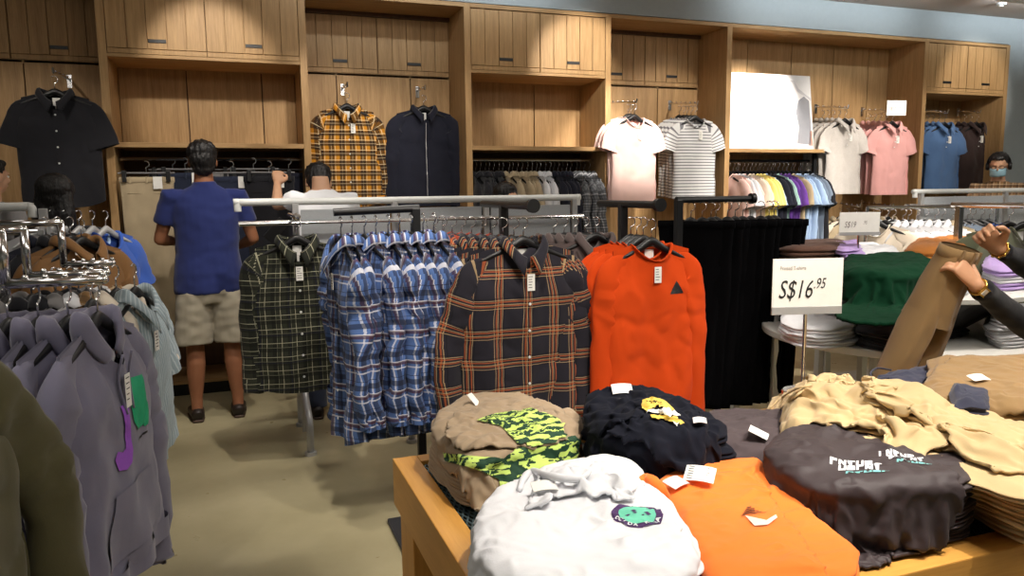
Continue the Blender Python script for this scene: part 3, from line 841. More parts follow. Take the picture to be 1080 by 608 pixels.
tankhaki = fabric('sand_jersey', srgb(164, 143, 117), .9, .06)
greenf = fabric('bottle_green_fleece', srgb(12, 48, 30), .95, sheen=.02, spec=.05)
sage = fabric('sage_green_jersey', srgb(112, 116, 92), .9)
purplef = fabric('purple_jersey', srgb(104, 62, 150), .88)
lilac = fabric('lilac_jersey', srgb(176, 150, 206), .88)
yellowf = fabric('pale_yellow_jersey', srgb(240, 222, 130), .88)
skyf = fabric('sky_blue_jersey', srgb(160, 184, 216), .88)
tealf = fabric('pale_teal_jersey', srgb(150, 184, 178), .88)
creamf = fabric('cream_jersey', srgb(226, 214, 196), .88)
slatef = fabric('slate_blue_marl', srgb(120, 134, 152), .88)
cobalt = fabric('cobalt_jersey', srgb(48, 84, 168), .88)
greyf = fabric('mid_grey_jersey', srgb(124, 122, 122), .9)
lgreyf = fabric('light_grey_marl', srgb(176, 176, 178), .9)
greybrown = fabric('grey_brown_twill', srgb(92, 80, 78), .88)
choc = fabric('chocolate_fleece', srgb(88, 60, 48), .9)
shortgrey = fabric('stone_grey_cotton', srgb(160, 152, 134), .9)
denimd = fabric('dark_denim', srgb(38, 44, 62), .9)
navyshort = fabric('ink_blue_cotton', srgb(52, 54, 72), .9)

W_ = srgb(226, 226, 232)
pl_yel = plaid('yellow_black_plaid', srgb(196, 132, 30),
    [(.075, 0, .036, srgb(20, 18, 24), .74), (.075, .032, .004, srgb(238, 220, 180), .75), (.075, .045, .010, srgb(30, 26, 28), .4), (.075, .058, .003, srgb(238, 220, 180), .6)])
pl_grn = plaid('dark_green_plaid', srgb(44, 46, 36),
    [(.07, 0, .022, srgb(16, 18, 16), .6), (.07, .028, .003, srgb(196, 194, 166), .6), (.07, .05, .002, srgb(180, 178, 150), .35), (.14, .06, .006, srgb(28, 30, 50), .5)])
pl_blu = plaid('blue_white_plaid', srgb(80, 108, 162),
    [(.12, 0, .022, srgb(24, 24, 40), .7), (.12, .026, .007, W_, .75), (.12, .036, .014, srgb(70, 30, 36), .75), (.12, .052, .006, W_, .6), (.12, .085, .003, srgb(20, 24, 50), .7)])
pl_nav = plaid('navy_orange_plaid', srgb(36, 34, 42),
    [(.125, 0, .005, srgb(180, 92, 46), .65), (.125, .0105, .003, srgb(206, 176, 130), .55), (.125, .017, .005, srgb(180, 92, 46), .6), (.125, -.008, .003, srgb(206, 176, 130), .5), (.125, -.016, .004, srgb(20, 20, 24), .6), (.125, .027, .003, srgb(206, 176, 130), .5)])
pl_red = plaid('rust_navy_plaid', srgb(40, 38, 52),
    [(.1, 0, .03, srgb(168, 66, 34), .75), (.1, .038, .003, srgb(220, 190, 150), .5), (.1, .05, .008, srgb(196, 100, 50), .55)])
pl_gry = plaid('grey_small_check', srgb(120, 122, 126), [(.022, 0, .008, srgb(60, 62, 68), .6), (.066, .01, .004, W_, .5)])
lblue = plaid('pale_blue_pinstripe', srgb(148, 164, 172), [(.012, 0, .004, srgb(200, 212, 216), .6)], [])
stripe = plaid('grey_white_stripe', srgb(218, 218, 218), [], [(.026, 0, .009, srgb(92, 92, 100), .85)])
checkobj = plaid('camel_check_cloth', srgb(140, 108, 74), [(.05, 0, .015, srgb(70, 54, 40), .6), (.05, .03, .005, srgb(220, 200, 170), .5)], obj=True)
stripec = plaid('camel_check', srgb(150, 116, 76), [(.05, 0, .015, srgb(70, 54, 40), .6), (.05, .03, .005, srgb(220, 200, 170), .5)])

# ------------------------------------------------------------------ wall display garments
def hung(root, loc, yaw, desc, group='garment hangers', wdt=.2, dz=-.012):
    place(root, (loc[0], loc[1], loc[2]), yaw)
    hanger((loc[0], loc[1], loc[2]+dz), yaw, 'black hanger with chrome hook carrying the '+desc, group, wdt)
def arm_out(x, y0, z, ln, label, drop=.06, m=chrome, knobs=6):
    e = empty('wall_hanging_rail', (x, y0, z), 0, label, 'clothes rail', 'chrome rails sticking out of the wall')
    bm = bmesh.new(); tube(bm, [(0, 0, 0), (0, -ln*.5, -drop*.35), (0, -ln, -drop), (0, -ln-.01, -drop+.03)], .008, 8); meshobj('arm_bar', bm, m, e)
    bm = bmesh.new(); box(bm, -.015, .015, -.006, 0, -.06, .03, .002); meshobj('wall_bracket', bm, m, e)
    for k in range(knobs):
        bm = bmesh.new(); t = (k+.5)/knobs; ball(bm, (0, -ln*t, -drop*t+.012), .009, 8); meshobj('arm_stop', bm, m, e)
    return e
# far left black short-sleeve shirt
y = 5.60; p = onY(58, 97, y)
g, b, fy, tr = garment('short_sleeve_shirt', 'black short-sleeve button shirt with white buttons hung on far left wall panel', 'shirt', blackf, 'shirt', L=.73, W=.47, S=.37, sleeve='short', slen=.22, T=.06, inner=True, seed=1, tags=False)
hung(g, p, -.0, 'black short-sleeve shirt'); arm_out(p.x, 6.13, p.z+.15, .53, 'short chrome arm above the black short-sleeve shirt', .03, knobs=4)
# yellow plaid
y = 5.93; p = onY(366, 112, y)
g, b, fy, tr = garment('plaid_shirt', 'yellow and black plaid long-sleeve shirt hung high on the wall panel', 'shirt', pl_yel, 'shirt', L=.76, W=.50, S=.40, inner=True, seed=2, slen=.58, sl_out=.04)
hung(g, p, 0, 'yellow plaid shirt', wdt=.18); arm_out(p.x, 6.13, p.z+.16, .25, 'short chrome arm above the yellow plaid shirt', .02, knobs=2)
p = onY(447, 114, y)
g, b, fy, tr = garment('zip_jacket', 'dark navy zip overshirt hung on the wall right of yellow plaid shirt', 'jacket', navyf, 'jacket', L=.76, W=.54, S=.43, inner=True, seed=3, slen=.60, sl_out=.045, tags=False, buttons=False)
for s in (-1, 1):
    bm = bmesh.new(); vv = []
    for i in range(9):
        x = s*(.035+.13*i/8); vv.append([bm.verts.new((x, fy(x, z)-.004, z)) for z in (-.235, -.25, -.268)])
    for i in range(8):
        for j in range(2): bm.faces.new((vv[i][j], vv[i+1][j], vv[i+1][j+1], vv[i][j+1]))
    meshobj('pocket_flap', bm, navyf, g)
bm = bmesh.new(); zs_ = [-.10-.62*i/30 for i in range(31)]
vv = [[bm.verts.new((x, fy(0, z)-.005, z)) for x in (-.0025, .0025)] for z in zs_]
for i in range(30): bm.faces.new((vv[i][0], vv[i+1][0], vv[i+1][1], vv[i][1]))
meshobj('zip_teeth', bm, greymetal, g)
hung(g, p, 0, 'navy zip overshirt', wdt=.19); arm_out(p.x, 6.13, p.z+.16, .25, 'short chrome arm above the navy zip overshirt', .02, knobs=2)

def stack_display(px, py, y, n, dy, maker, desc, armlabel, ln=.38, first_label=None, pitch=None):
    p = onY(px, py, y)
    for k in range(n):
        g = maker(k)
        hung(g, Vector((p.x+(R_.uniform(-.01, .01) if k else 0), y+dy*k, p.z+.006*k)), R_.uniform(-.06, .06), (desc if k == 0 else ORD[k]+' garment behind the '+desc), wdt=.17)
    arm_out(p.x, 6.13, p.z+.16, max(.2, 6.13-y+.03), armlabel, .05)
def mk(nm, lab0, labk, cat, mat, kind, group, **kw):
    def f(k):
        if k == 0: return garment(nm, lab0, cat, mat, kind, seed=k+3, group=group, **kw)[0]
        return garment(nm, labk % ORD[k-1], cat, mat if not isinstance(mat, list) else mat[k], kind, seed=k+3, group=group, simple=True, N=32, M=18, **kw)[0]
    return f
stack_display(669, 123, 5.62, 3, .045, mk('t_shirt', 'pale pink t-shirt under bright spotlight, front of its wall arm', 'pale pink t-shirt, %s behind the front pink one', 't-shirt', pinkf, 'tee', 'pink tees on the wall arm', L=.70, W=.42, S=.345, slen=.16, T=.045), 'pale pink t-shirt', 'chrome display arm carrying the pale pink t-shirts')
stack_display(733, 124, 5.72, 5, .06, mk('striped_t_shirt', 'grey and white striped t-shirt, front of its wall arm', 'striped grey t-shirt, %s behind the front striped one', 't-shirt', stripe, 'tee', 'striped tees on the wall arm', L=.70, W=.42, S=.345, slen=.16, T=.045), 'striped grey t-shirt', 'chrome display arm carrying the striped t-shirts')
stack_display(891, 127, 5.74, 5, .075, mk('polo_shirt', 'pale grey polo shirt, front of the arm right of the poster', 'pale grey polo shirt, %s behind the front grey polo', 'polo shirt', greypolo, 'polo', 'grey polos on the wall arm', L=.69, W=.44, S=.365, slen=.17, T=.045, cw=.95), 'pale grey polo', 'chrome display arm carrying the pale grey polos')
stack_display(941, 130, 5.74, 5, .075, mk('polo_shirt', 'dusty pink polo shirt, front of the arm beside grey polos', 'dusty pink polo shirt, %s behind the front pink polo', 'polo shirt', pinkp, 'polo', 'pink polos on the wall arm', L=.69, W=.44, S=.365, slen=.17, T=.045, cw=.95), 'dusty pink polo', 'chrome display arm carrying the dusty pink polos')
stack_display(996, 131, 5.82, 4, .07, mk('polo_shirt', 'denim blue polo shirt hung in the far right bay', 'denim blue polo shirt, %s behind the front blue polo', 'polo shirt', bluepolo, 'polo', 'blue polos in the far right bay', L=.66, W=.44, S=.37, slen=.17, T=.045, cw=.9), 'denim blue polo', 'chrome display arm carrying the denim blue polos')
stack_display(1030, 131, 5.9, 3, .07, mk('t_shirt', 'dark brown shirt hung right of the blue polo', 'dark brown shirt, %s behind the front brown one', 'shirt', dbrown, 'polo', 'brown shirts in the far right bay', L=.66, W=.44, S=.37, slen=.17, T=.045, cw=.9), 'dark brown shirt', 'chrome display arm carrying the dark brown shirts')

# ------------------------------------------------------------------ rows of garments on rails
PROTO = {}
def proto(key, fn):
    if key not in PROTO: PROTO[key] = (fn(), [False])
    return PROTO[key]
def rail_row(items, p0, p1, yaw, railname, group, hw=.17, jit=.12, hgroup=None, hangers=True, yj=.0):
    """items: list of (key, fn, adjective-phrase). Every garment is its own thing"""
    n = len(items); seen = {}
    for i, (key, fn, desc) in enumerate(items):
        t = (i+.5)/n; p = lerp(Vector(p0), Vector(p1), t)+Vector((R_.uniform(-yj, yj), R_.uniform(-.02, .02), 0))
        pr, used = proto(key, fn); g = pr if not used[0] else copy_tree(pr); used[0] = True
        lab = '%s on %s, %s from the left' % (desc, railname, ORD[i])
        yw = yaw+R_.uniform(-jit, jit)
        place(g, p+Vector((0, 0, -.115)), yw, lab, group)
        g['category'] = pr['category']
        if hangers: hanger(p+Vector((0, 0, -.125)), yw, 'black hanger on %s, %s from the left' % (railname, ORD[i]), hgroup or 'hangers on the rails', hw)
def sg(nm, cat, mat, kind, **kw):
    def f(): return garment(nm, 'x', cat, mat, kind, simple=True, N=30, M=16, **kw)[0]
    return f
def st(nm, cat, mat, **kw):
    def f(): return trousers(nm, 'x', cat, mat, simple=True, N=22, M=16, tags=False, **kw)
    return f
def row(*specs):
    out = []
    for n, key, fn, desc in specs: out += [(key, fn, desc)]*n
    return out
zr = ZS-.1
# centre bay rail of shirts (side on)
ks = dict(L=.74, W=.5, S=.42, T=.03, slen=.56, sl_out=.03)
rail_row(row((7, 'r_blk', sg('shirt', 'shirt', blackf, 'shirt', seed=1, **ks), 'black shirt'), (7, 'r_kha', sg('shirt', 'shirt', khaki, 'shirt', seed=2, **ks), 'khaki shirt'),
             (3, 'r_wht', sg('shirt', 'shirt', whitef, 'shirt', seed=3, **ks), 'white shirt'), (5, 'r_nvy', sg('shirt', 'shirt', navyf, 'shirt', seed=4, **ks), 'dark navy shirt'),
             (5, 'r_chk', sg('shirt', 'shirt', pl_gry, 'shirt', seed=5, **ks), 'grey checked shirt')),
         (1.83, 5.92, zr), (2.93, 5.92, zr), -PI/2, 'the rail below the centre shelf', 'shirts on the centre wall rail', jit=.15)
# coloured tees on the bay rail
kt = dict(L=.64, W=.5, S=.42, T=.03, slen=.18)
def tt(c, nm, s): return ('c_'+nm, sg('t_shirt', 't-shirt', c, 'tee', seed=s, **kt), nm+' t-shirt')
seq = [(2, pinkf, 'pale pink'), (2, whitef, 'white'), (1, pinkf, 'pale pink'), (2, creamf, 'cream'), (3, yellowf, 'pale yellow'), (1, skyf, 'sky blue'), (2, navyf, 'navy'), (1, tealf, 'pale teal'), (3, purplef, 'purple'), (2, khaki, 'khaki'), (3, skyf, 'sky blue'), (2, slatef, 'slate blue'), (1, blackf, 'black')]
its = []
for i, (n, c, nm) in enumerate(seq): its += [tt(c, nm, i)]*n
rail_row(its, (4.22, 5.84, zr), (5.2, 5.84, zr), -PI/2+.1, 'the rail under the poster', 'coloured tees under the poster', jit=.12)
# left bay rail: bottoms
def bottoms(px, mat, label, cat, Wd, L, y=5.86, yaw=0, legs=False, seed=1, tags=True, nm='trousers', zt=1.56):
    p = onY(px, 190, y); g = trousers(nm, label, cat, mat, L=L, W=Wd, T=.025, legs=legs, seed=seed, tags=tags, taper=.86)
    place(g, (p.x, y, zt), yaw)
    e = empty('clip_hanger', (p.x, y, zt), yaw, 'dark clip hanger holding the '+' '.join(label.split()[:4]), 'hanger', 'clip hangers on the left wall rail')
    bm = bmesh.new(); tube(bm, [(-Wd*.52, 0, .03), (Wd*.52, 0, .03)], [(.008, .006)]*2, 8); meshobj('clip_bar', bm, greyf, e)
    for s in (-1, 1):
        bm = bmesh.new(); box(bm, s*Wd*.40-.013, s*Wd*.40+.013, -.036, .02, -.03, .045, .003); meshobj('clip', bm, blackplastic, e)
    bm = bmesh.new(); pts = [Vector((0, 0, .03)), Vector((0, 0, .065))]+[Vector((.02*math.cos(-PI/2+k*.5), 0, .088+.02*math.sin(-PI/2+k*.5))) for k in range(8)]; tube(bm, pts, .0035, 6); meshobj('hook', bm, chrome, e)
    return g
bottoms(155, khaki, 'khaki beige trousers clipped by the waistband left of the man', 'trousers', .33, 1.02, y=5.62, seed=3, zt=1.53)
bottoms(196, denimd, 'dark denim trousers half hidden behind the man in blue polo', 'trousers', .34, .98, y=5.8, seed=5)
bottoms(183, blackf, 'black trousers on the rail behind the khaki pair', 'trousers', .30, .98, y=5.93, seed=6, tags=False)
bottoms(218, greyf, 'grey trousers on the rail directly behind the man', 'trousers', .32, .98, y=5.92, seed=7, tags=False)
bottoms(244, denimd, 'dark navy denim shorts with white tag right of the man', 'shorts', .36, .92, y=5.62, seed=8, zt=1.53)
bottoms(284, blackf, 'black trousers with white label touched by the raised hand', 'trousers', .33, 1.0, y=5.55, seed=9, zt=1.53)
bottoms(268, blackf, 'black trousers between the denim pair and labelled pair', 'trousers', .33, .98, y=5.78, seed=10, tags=False)
bottoms(305, navyf, 'dark navy trousers at the right end of the left wall rail', 'trousers', .30, .98, y=5.9, seed=11, tags=False)

# ------------------------------------------------------------------ rack with white top rail behind the plaid shirts
def long_rack(name, x0, x1, y, zt, label, posts, lower=.115, panels=True, legs=(), dy=.28):
    e = empty(name, (x0, y, 0), 0, label, 'clothes rack', 'long white-railed clothes racks'); L = x1-x0
    bm = bmesh.new(); tube(bm, smoothpath([(0, 0, zt-.05), (0, 0, zt-.012), (.015, 0, zt), (.06, 0, zt), (L/2, 0, zt), (L-.06, 0, zt), (L-.015, 0, zt), (L, 0, zt-.012), (L, 0, zt-.05)], 4), .02, 12); meshobj('top_rail', bm, whitemetal, e, True)
    bm = bmesh.new(); rod(bm, (0, -.09, zt-lower), (L, -.09, zt-lower), .011); meshobj('front_rail', bm, chrome, e)
    bm = bmesh.new(); rod(bm, (0, .09, zt-lower), (L, .09, zt-lower), .011); meshobj('rear_rail', bm, chrome, e)
    for px_ in posts:
        bm = bmesh.new(); box(bm, px_-.017, px_+.017, -.017, .017, .05, zt-.01, .003); meshobj('post', bm, greymetal, e)
        bm = bmesh.new(); box(bm, px_-.012, px_+.012, -.09, .09, zt-lower-.012, zt-lower+.012, .002); meshobj('cross_bracket', bm, greymetal, e)
        for s in (-1, 1):
            bm = bmesh.new(); tube(bm, smoothpath([(px_, 0, .62), (px_, s*.02, .40), (px_, s*.10, .28), (px_, s*dy, .19), (px_, s*dy, .02)], 5), .019, 10); lg = meshobj('leg', bm, greymetal, e, True)
            bm = bmesh.new(); tube(bm, [(px_, s*dy, 0), (px_, s*dy, .02)], .032, 14); meshobj('foot_cap', bm, greymetal, lg)
    if panels:
        for a, c in zip(posts, posts[1:]):
            bm = bmesh.new(); box(bm, a+.03, c-.03, -.006, .006, .72, zt-.045, .003); meshobj('mesh_panel', bm, panelm, e)
    return e
pt = NT('perforated_grey_panel', .5); pco = pt.coord('Object', (160, 160, 160)); vr = pt.node('ShaderNodeTexVoronoi'); pt.lk(pco, vr.inputs[0]); vr.inputs['Randomness'].default_value = 0
pt.color(pt.mix(pt.math('LESS_THAN', vr.outputs[0], .28), srgb(176, 180, 184), srgb(110, 112, 116))); panelm = pt.m
long_rack('clothes_rack', .05, 2.08, 4.4, 1.37, 'long silver clothes rack with white top rail in the centre', (.30, .86, 1.42, 2.01))
# single arm racks (black)
def arm_rack(name, post, a0, a1, z, label, base=True, m=blackmetal, knob=True, r=.017, group='black single-arm clothes racks', baselen=.5):
    P = Vector(post); e = empty(name, (P.x, P.y, 0), 0, label, 'clothes rack', group)
    A, B = Vector(a0)-Vector((P.x, P.y, 0)), Vector(a1)-Vector((P.x, P.y, 0))
    bm = bmesh.new(); box(bm, -.018, .018, -.018, .018, .02, z, .003); meshobj('post', bm, m, e)
    bm = bmesh.new(); rod(bm, A, B, r, 14); meshobj('hanging_bar', bm, m, e)
    if knob:
        d = (B-A).normalized()
        bm = bmesh.new(); tube(bm, [B-d*.01, B+d*.015], [r*1.7, r*1.7], 18); meshobj('end_cap', bm, m, e)
    bm = bmesh.new(); bl = min(.16, baselen); box(bm, -bl, bl, -bl*1.25, bl*1.25, 0, .02, .006); meshobj('base_plate', bm, m, e)
    return e
arm_rack('single_arm_rack', (.775, 3.3, 0), (.42, 3.3, 1.335), (.79, 3.3, 1.345), 1.345, 'black arm rack holding the blue plaid shirts', knob=False, baselen=.09)
arm_rack('single_arm_rack', (1.17, 3.25, 0), (1.17, 3.55, 1.355), (1.17, 2.9, 1.355), 1.355, 'black arm rack holding the navy and orange plaid shirts')
X1_ = onY(687, 254, 2.9).x
arm_rack('single_arm_rack', (X1_, 3.16, 0), (X1_, 3.4, 1.35), (X1_, 2.84, 1.35), 1.35, 'black arm rack holding the orange tees')
arm_rack('single_arm_rack', (2.20, 3.42, 0), (2.185, 3.42, 1.36), (2.66, 3.42, 1.36), 1.36, 'black arm rack holding the long black trousers')
# black floor mat visible under the table
bm = bmesh.new(); box(bm, .57, 1.35, 2.2, 3.12, 0, .02, .008)
tag(meshobj('floor_mat', bm, blackf), 'black flat base mat on the floor left of the wooden table', 'mat')

# green plaid shirt
p = onY(313, 250, 3.95)
g, b, fy, tr = garment('plaid_shirt', 'dark green checked long-sleeve shirt facing forward on the rack end', 'shirt', pl_grn, 'shirt', L=.78, W=.50, S=.40, inner=True, seed=6, slen=.60, sl_out=.035, tagx=.0)
hung(g, (p.x, 3.95, p.z-.01), .0, 'dark green checked shirt', wdt=.18)
e = empty('hanging_rail_bar', (p.x, 4.4, 0), 0, 'chrome bar holding the green checked shirt in front of rack', 'clothes rail')
bm = bmesh.new(); zz = p.z+.10; tube(bm, [(0, 0, zz), (0, -.50, zz)], .011, 10); meshobj('arm_bar', bm, chrome, e); bm = bmesh.new(); ball(bm, (0, -.5, zz), .02, 12); meshobj('end_knob', bm, chrome, e)
# blue plaid shirts side-on
kb = dict(L=.86, W=.52, S=.43, T=.045, slen=.60, sl_out=.03)
def bp(s): return ('bp%d' % s, lambda: garment('plaid_shirt', 'x', 'shirt', pl_blu, 'shirt', seed=20+s, N=44, M=26, inner=True, fold=1.5, tags=(s == 0), **kb)[0], 'blue and white plaid shirt')
rail_row([bp(i) for i in (0, 1, 2, 3, 1, 2, 3, 1, 2)], (.42, 3.3, 1.33), (.88, 3.3, 1.34), -PI/2+.18, 'the short black arm', 'blue plaid shirts in the centre', hw=.19, jit=.14)
# red plaid then navy plaid
p = onY(552, 253, 2.98)
X0 = p.x
g, b, fy, tr = garment('plaid_shirt', 'navy and orange checked long-sleeve shirt, front of the centre arm', 'shirt', pl_nav, 'shirt', L=.80, W=.58, S=.47, inner=True, seed=31, slen=.62, sl_out=.10, T=.055, tagx=.005, N=80, M=60, fold=1.25)
zt_ = p.z; hung(g, (X0, 2.98, zt_-.005), .03, 'front navy and orange checked shirt', wdt=.2)
def np_(s): return lambda: garment('plaid_shirt', 'x', 'shirt', pl_nav, 'shirt', seed=40+s, simple=True, N=36, M=20, L=.80, W=.56, S=.45, T=.05, slen=.6)[0]
def rp_(s): return lambda: garment('plaid_shirt', 'x', 'shirt', pl_red, 'shirt', seed=50+s, simple=True, N=36, M=20, L=.78, W=.54, S=.43, T=.05, slen=.6)[0]
for k in range(9):
    key, fn, d = (('np%d' % (k % 2), np_(k % 2), 'navy and orange checked shirt') if k < 4 else ('rp%d' % (k % 2), rp_(k % 2), 'rust and navy checked shirt'))
    pr, used = proto(key, fn); g = pr if not used[0] else copy_tree(pr); used[0] = True
    q = Vector((X0-.028*k-.02, 3.04+.062*k, zt_-.01)); yw = -.25+R_.uniform(-.1, .1)
    place(g, q, yw, '%s, %s behind the front navy one on the centre arm' % (d, ORD[k]), 'checked shirts on the centre arm')
    hanger(q+Vector((0, 0, -.01)), yw, 'black hanger of the %s checked shirt behind the front navy one' % ORD[k], 'hangers on the centre arm', .2)
# grey brown shirts behind right
for k in range(5):
    pr, used = proto('gb', lambda: garment('shirt', 'x', 'shirt', greybrown, 'shirt', seed=61, simple=True, N=36, M=20, L=.76, W=.54, S=.44, T=.05)[0]); g = pr if not used[0] else copy_tree(pr); used[0] = True
    q = onY(628-11*k, 250, 3.45+.06*k); place(g, q, -.1, 'grey-brown overshirt, %s from the right between checked shirt and orange tee' % ORD[k], 'grey-brown overshirts')
    hanger(q+Vector((0, 0, -.01)), -.1, 'dark hanger of the %s grey-brown overshirt from the right' % ORD[k], 'hangers of the overshirts', .2)
# orange long sleeve tees
p = onY(687, 254, 2.9); X1, Z1 = p.x, p.z
g, b, fy, tr = garment('long_sleeve_tee', 'bright orange long-sleeve tee with black triangle print, front of its arm', 'long-sleeve tee', orangef, 'longtee', L=.75, W=.45, S=.37, seed=71, slen=.66, sl_out=.045, inner=True, tagx=.0, N=80, M=60, fold=.85, neck=.095, shape=.07, T=.055)
tz = lambda zz: zz
tb = poly_bm([(-.037, -.025), (.037, -.025), (.0, .032)]); drape('triangle_print', tb, ink, g, tr, (.105, 0, -.205), (1, 0, 0), (0, 0, 1), (0, 1, 0), .002)
for i in range(3):
    drape('print_line', poly_bm([(-.02+.007*i, -.001), (.02-.007*i, -.001), (.02-.007*i, .001), (-.02+.007*i, .001)]), dbrown, g, tr, (.105, 0, -.222+.014*i), (1, 0, 0), (0, 0, 1), (0, 1, 0), .003)
hung(g, (X1, 2.9, Z1-.005), -.02, 'front orange long-sleeve tee', wdt=.17)
for k in range(3):
    pr, used = proto('og', lambda: garment('long_sleeve_tee', 'x', 'long-sleeve tee', orangef, 'longtee', seed=75, simple=True, N=40, M=24, L=.75, W=.45, S=.37, T=.05, slen=.64, sl_out=.045, neck=.095, shape=.07)[0]); g = pr if not used[0] else copy_tree(pr); used[0] = True
    q = Vector((X1-.01-.006*k, 2.955+.045*k, Z1)); place(g, q, -.05, 'orange long-sleeve tee, %s behind the front one with triangle print' % ORD[k], 'orange tees behind the front one')
    hanger(q+Vector((0, 0, -.01)), -.05, 'black hanger of the %s orange tee behind the front one' % ORD[k], 'hangers of the orange tees', .17)
# black trousers side on
def bt(s): return ('bt%d' % s, lambda: trousers('trousers', 'x', 'trousers', MC['trouser_black'], L=1.0, W=.36, T=.026, folded=True, seed=s+2, simple=True, tags=False, taper=.72, N=30, M=24), 'long black trousers')
fabric('trouser_black', srgb(9, 9, 11), .95, sheen=0, spec=.05)
rail_row([bt(i % 3) for i in range(11)], (2.26, 3.42, 1.36), (2.84, 3.42, 1.36), -PI/2+.6, 'the black arm beside the orange tee', 'long black trousers on the black arm', hw=.15, jit=.15)
# empty hangers row on lower rear rail of the centre rack
for k in range(16):
    x = 1.48+.033*k; hanger((x, 4.49, 1.255-.108), PI/2+R_.uniform(-.2, .2), 'empty black hanger, %s from the left on the rack rail behind checked shirts' % ORD[k], 'empty hangers on the long centre rack', .2)
for k in range(5):
    x = .98+.05*k; hanger((x, 4.31, 1.255-.108), PI/2+R_.uniform(-.3, .3), 'white plastic hanger, %s from the left on the rack above the rust shirts' % ORD[k], 'white hangers on the long centre rack', .2, whitemetal)

# ------------------------------------------------------------------ left side racks
def lrack(name, label, pts, r=.013, m=chrome, feet=True):
    e = empty(name, (pts[0][0], pts[0][1], 0), 0, label, 'clothes rack', 'chrome waterfall racks at left'); o0 = Vector((pts[0][0], pts[0][1], 0))
    bm = bmesh.new(); P = [Vector(p)-o0 for p in pts]
    for a, c in zip(P, P[1:]): rod(bm, a, c, r, 12); ball(bm, c, r*1.02, 10)
    meshobj('tube_frame', bm, m, e, True)
    q = P[0]; bm = bmesh.new(); rod(bm, (q.x, q.y, .03), q, r*1.3, 12); meshobj('post', bm, m, e)
    bm = bmesh.new(); box(bm, q.x-.22, q.x+.22, q.y-.2, q.y+.2, 0, .03, .008); meshobj('base_plate', bm, greymetal, e)
    bm = bmesh.new()
    for k in range(6):
        t = k/5; c = lerp(P[-2], P[-1], t); ball(bm, c+Vector((0, 0, r)), .009, 8)
    meshobj('rail_stops', bm, m, e, True)
    return e
lrack('waterfall_rack', 'chrome stepped rack carrying the grey hoodies', [(-.60, 2.22, 1.335), (-.535, 2.22, 1.33), (-.535, 2.22, 1.20), (-.315, 2.22, 1.20)])
lrack('waterfall_rack', 'chrome stepped rack behind the hoodie rack carrying the pale blue shirt', [(-.72, 2.75, 1.315), (-.60, 2.75, 1.315), (-.60, 2.75, 1.17), (-.38, 2.75, 1.17)])
lrack('waterfall_rack', 'chrome stepped rack furthest back of the three at left', [(-.78, 3.2, 1.32), (-.58, 3.2, 1.32), (-.58, 3.2, 1.165), (-.42, 3.2, 1.165)])
HX = -.335
g, b, fy, tr = garment('hoodie', 'grey hoodie with purple and green letters on the chest, front of its rack', 'hoodie', greyhood, 'hoodie', L=.70, W=.56, S=.46, seed=81, slen=.64, sl_out=.07, inner=True, tagx=-.01, N=64, M=40, T=.07, taglen=.09)
purple_p = plain('purple_print', srgb(150, 84, 196), .7); green_p = plain('green_print', srgb(30, 160, 112), .7)
Jp = [(-.03, .07), (.012, .07), (.012, -.05), (.0, -.075), (-.03, -.085), (-.065, -.075), (-.075, -.045), (-.06, -.03), (-.035, -.04), (-.022, -.035), (-.02, -.02)]
drape('purple_letter', poly_bm([(x*1.1, z*1.1) for x, z in Jp]), purple_p, g, tr, (-.02, 0, -.30), (1, 0, 0), (0, 0, 1), (0, 1, 0), .004)
Ap = [(-.04, .06), (-.01, .075), (.05, .07), (.045, .03), (.06, -.02), (.055, -.06), (.02, -.06), (.012, -.05), (-.03, -.055), (-.045, -.03), (-.04, .02)]
drape('green_letter', poly_bm([(x*1.1, z*1.1) for x, z in Ap]), green_p, g, tr, (.07, 0, -.255), (1, 0, 0), (0, 0, 1), (0, 1, 0), .004)
drape('small_print', poly_bm([(-.03, -.003), (.03, -.003), (.03, .003), (-.03, .003)]), ink, g, tr, (.075, 0, -.34), (1, 0, 0), (0, 0, 1), (0, 1, 0), .004)
hyaw = PI/2-.24
place(g, (HX, 2.22, 1.095), hyaw); hanger((HX, 2.22, 1.085), hyaw, 'black hanger of the front grey hoodie', 'hangers on the chrome racks', .2)
for k in range(5):
    pr, used = proto('hd', lambda: garment('hoodie', 'x', 'hoodie', greyhood, 'hoodie', seed=83, simple=True, N=40, M=26, L=.70, W=.54, S=.46, T=.055, slen=.62, sl_out=.05)[0]); g = pr if not used[0] else copy_tree(pr); used[0] = True
    q = Vector((HX-.068*(k+1), 2.22+.005*k, 1.09)); yw = hyaw+R_.uniform(-.1, .1); place(g, q, yw, 'plain grey hoodie, %s behind the front one with letters' % ORD[k], 'grey hoodies behind the front one')
    hanger(q+Vector((0, 0, -.01)), yw, 'black hanger of the %s grey hoodie behind the front one' % ORD[k], 'hangers on the chrome racks', .2)
# trousers hung low under the hoodies
g = trousers('trousers', 'tan trousers hanging low behind the hem of the grey hoodies', 'trousers', tan, L=.95, W=.30, seed=12, simple=True, tags=False, legs=False); place(g, (-.43, 2.75, 1.06), PI/2-.3)
hanger((-.43, 2.75, 1.055), PI/2-.3, 'black hanger of the tan trousers behind the grey hoodies', 'hangers on the chrome racks', .15)
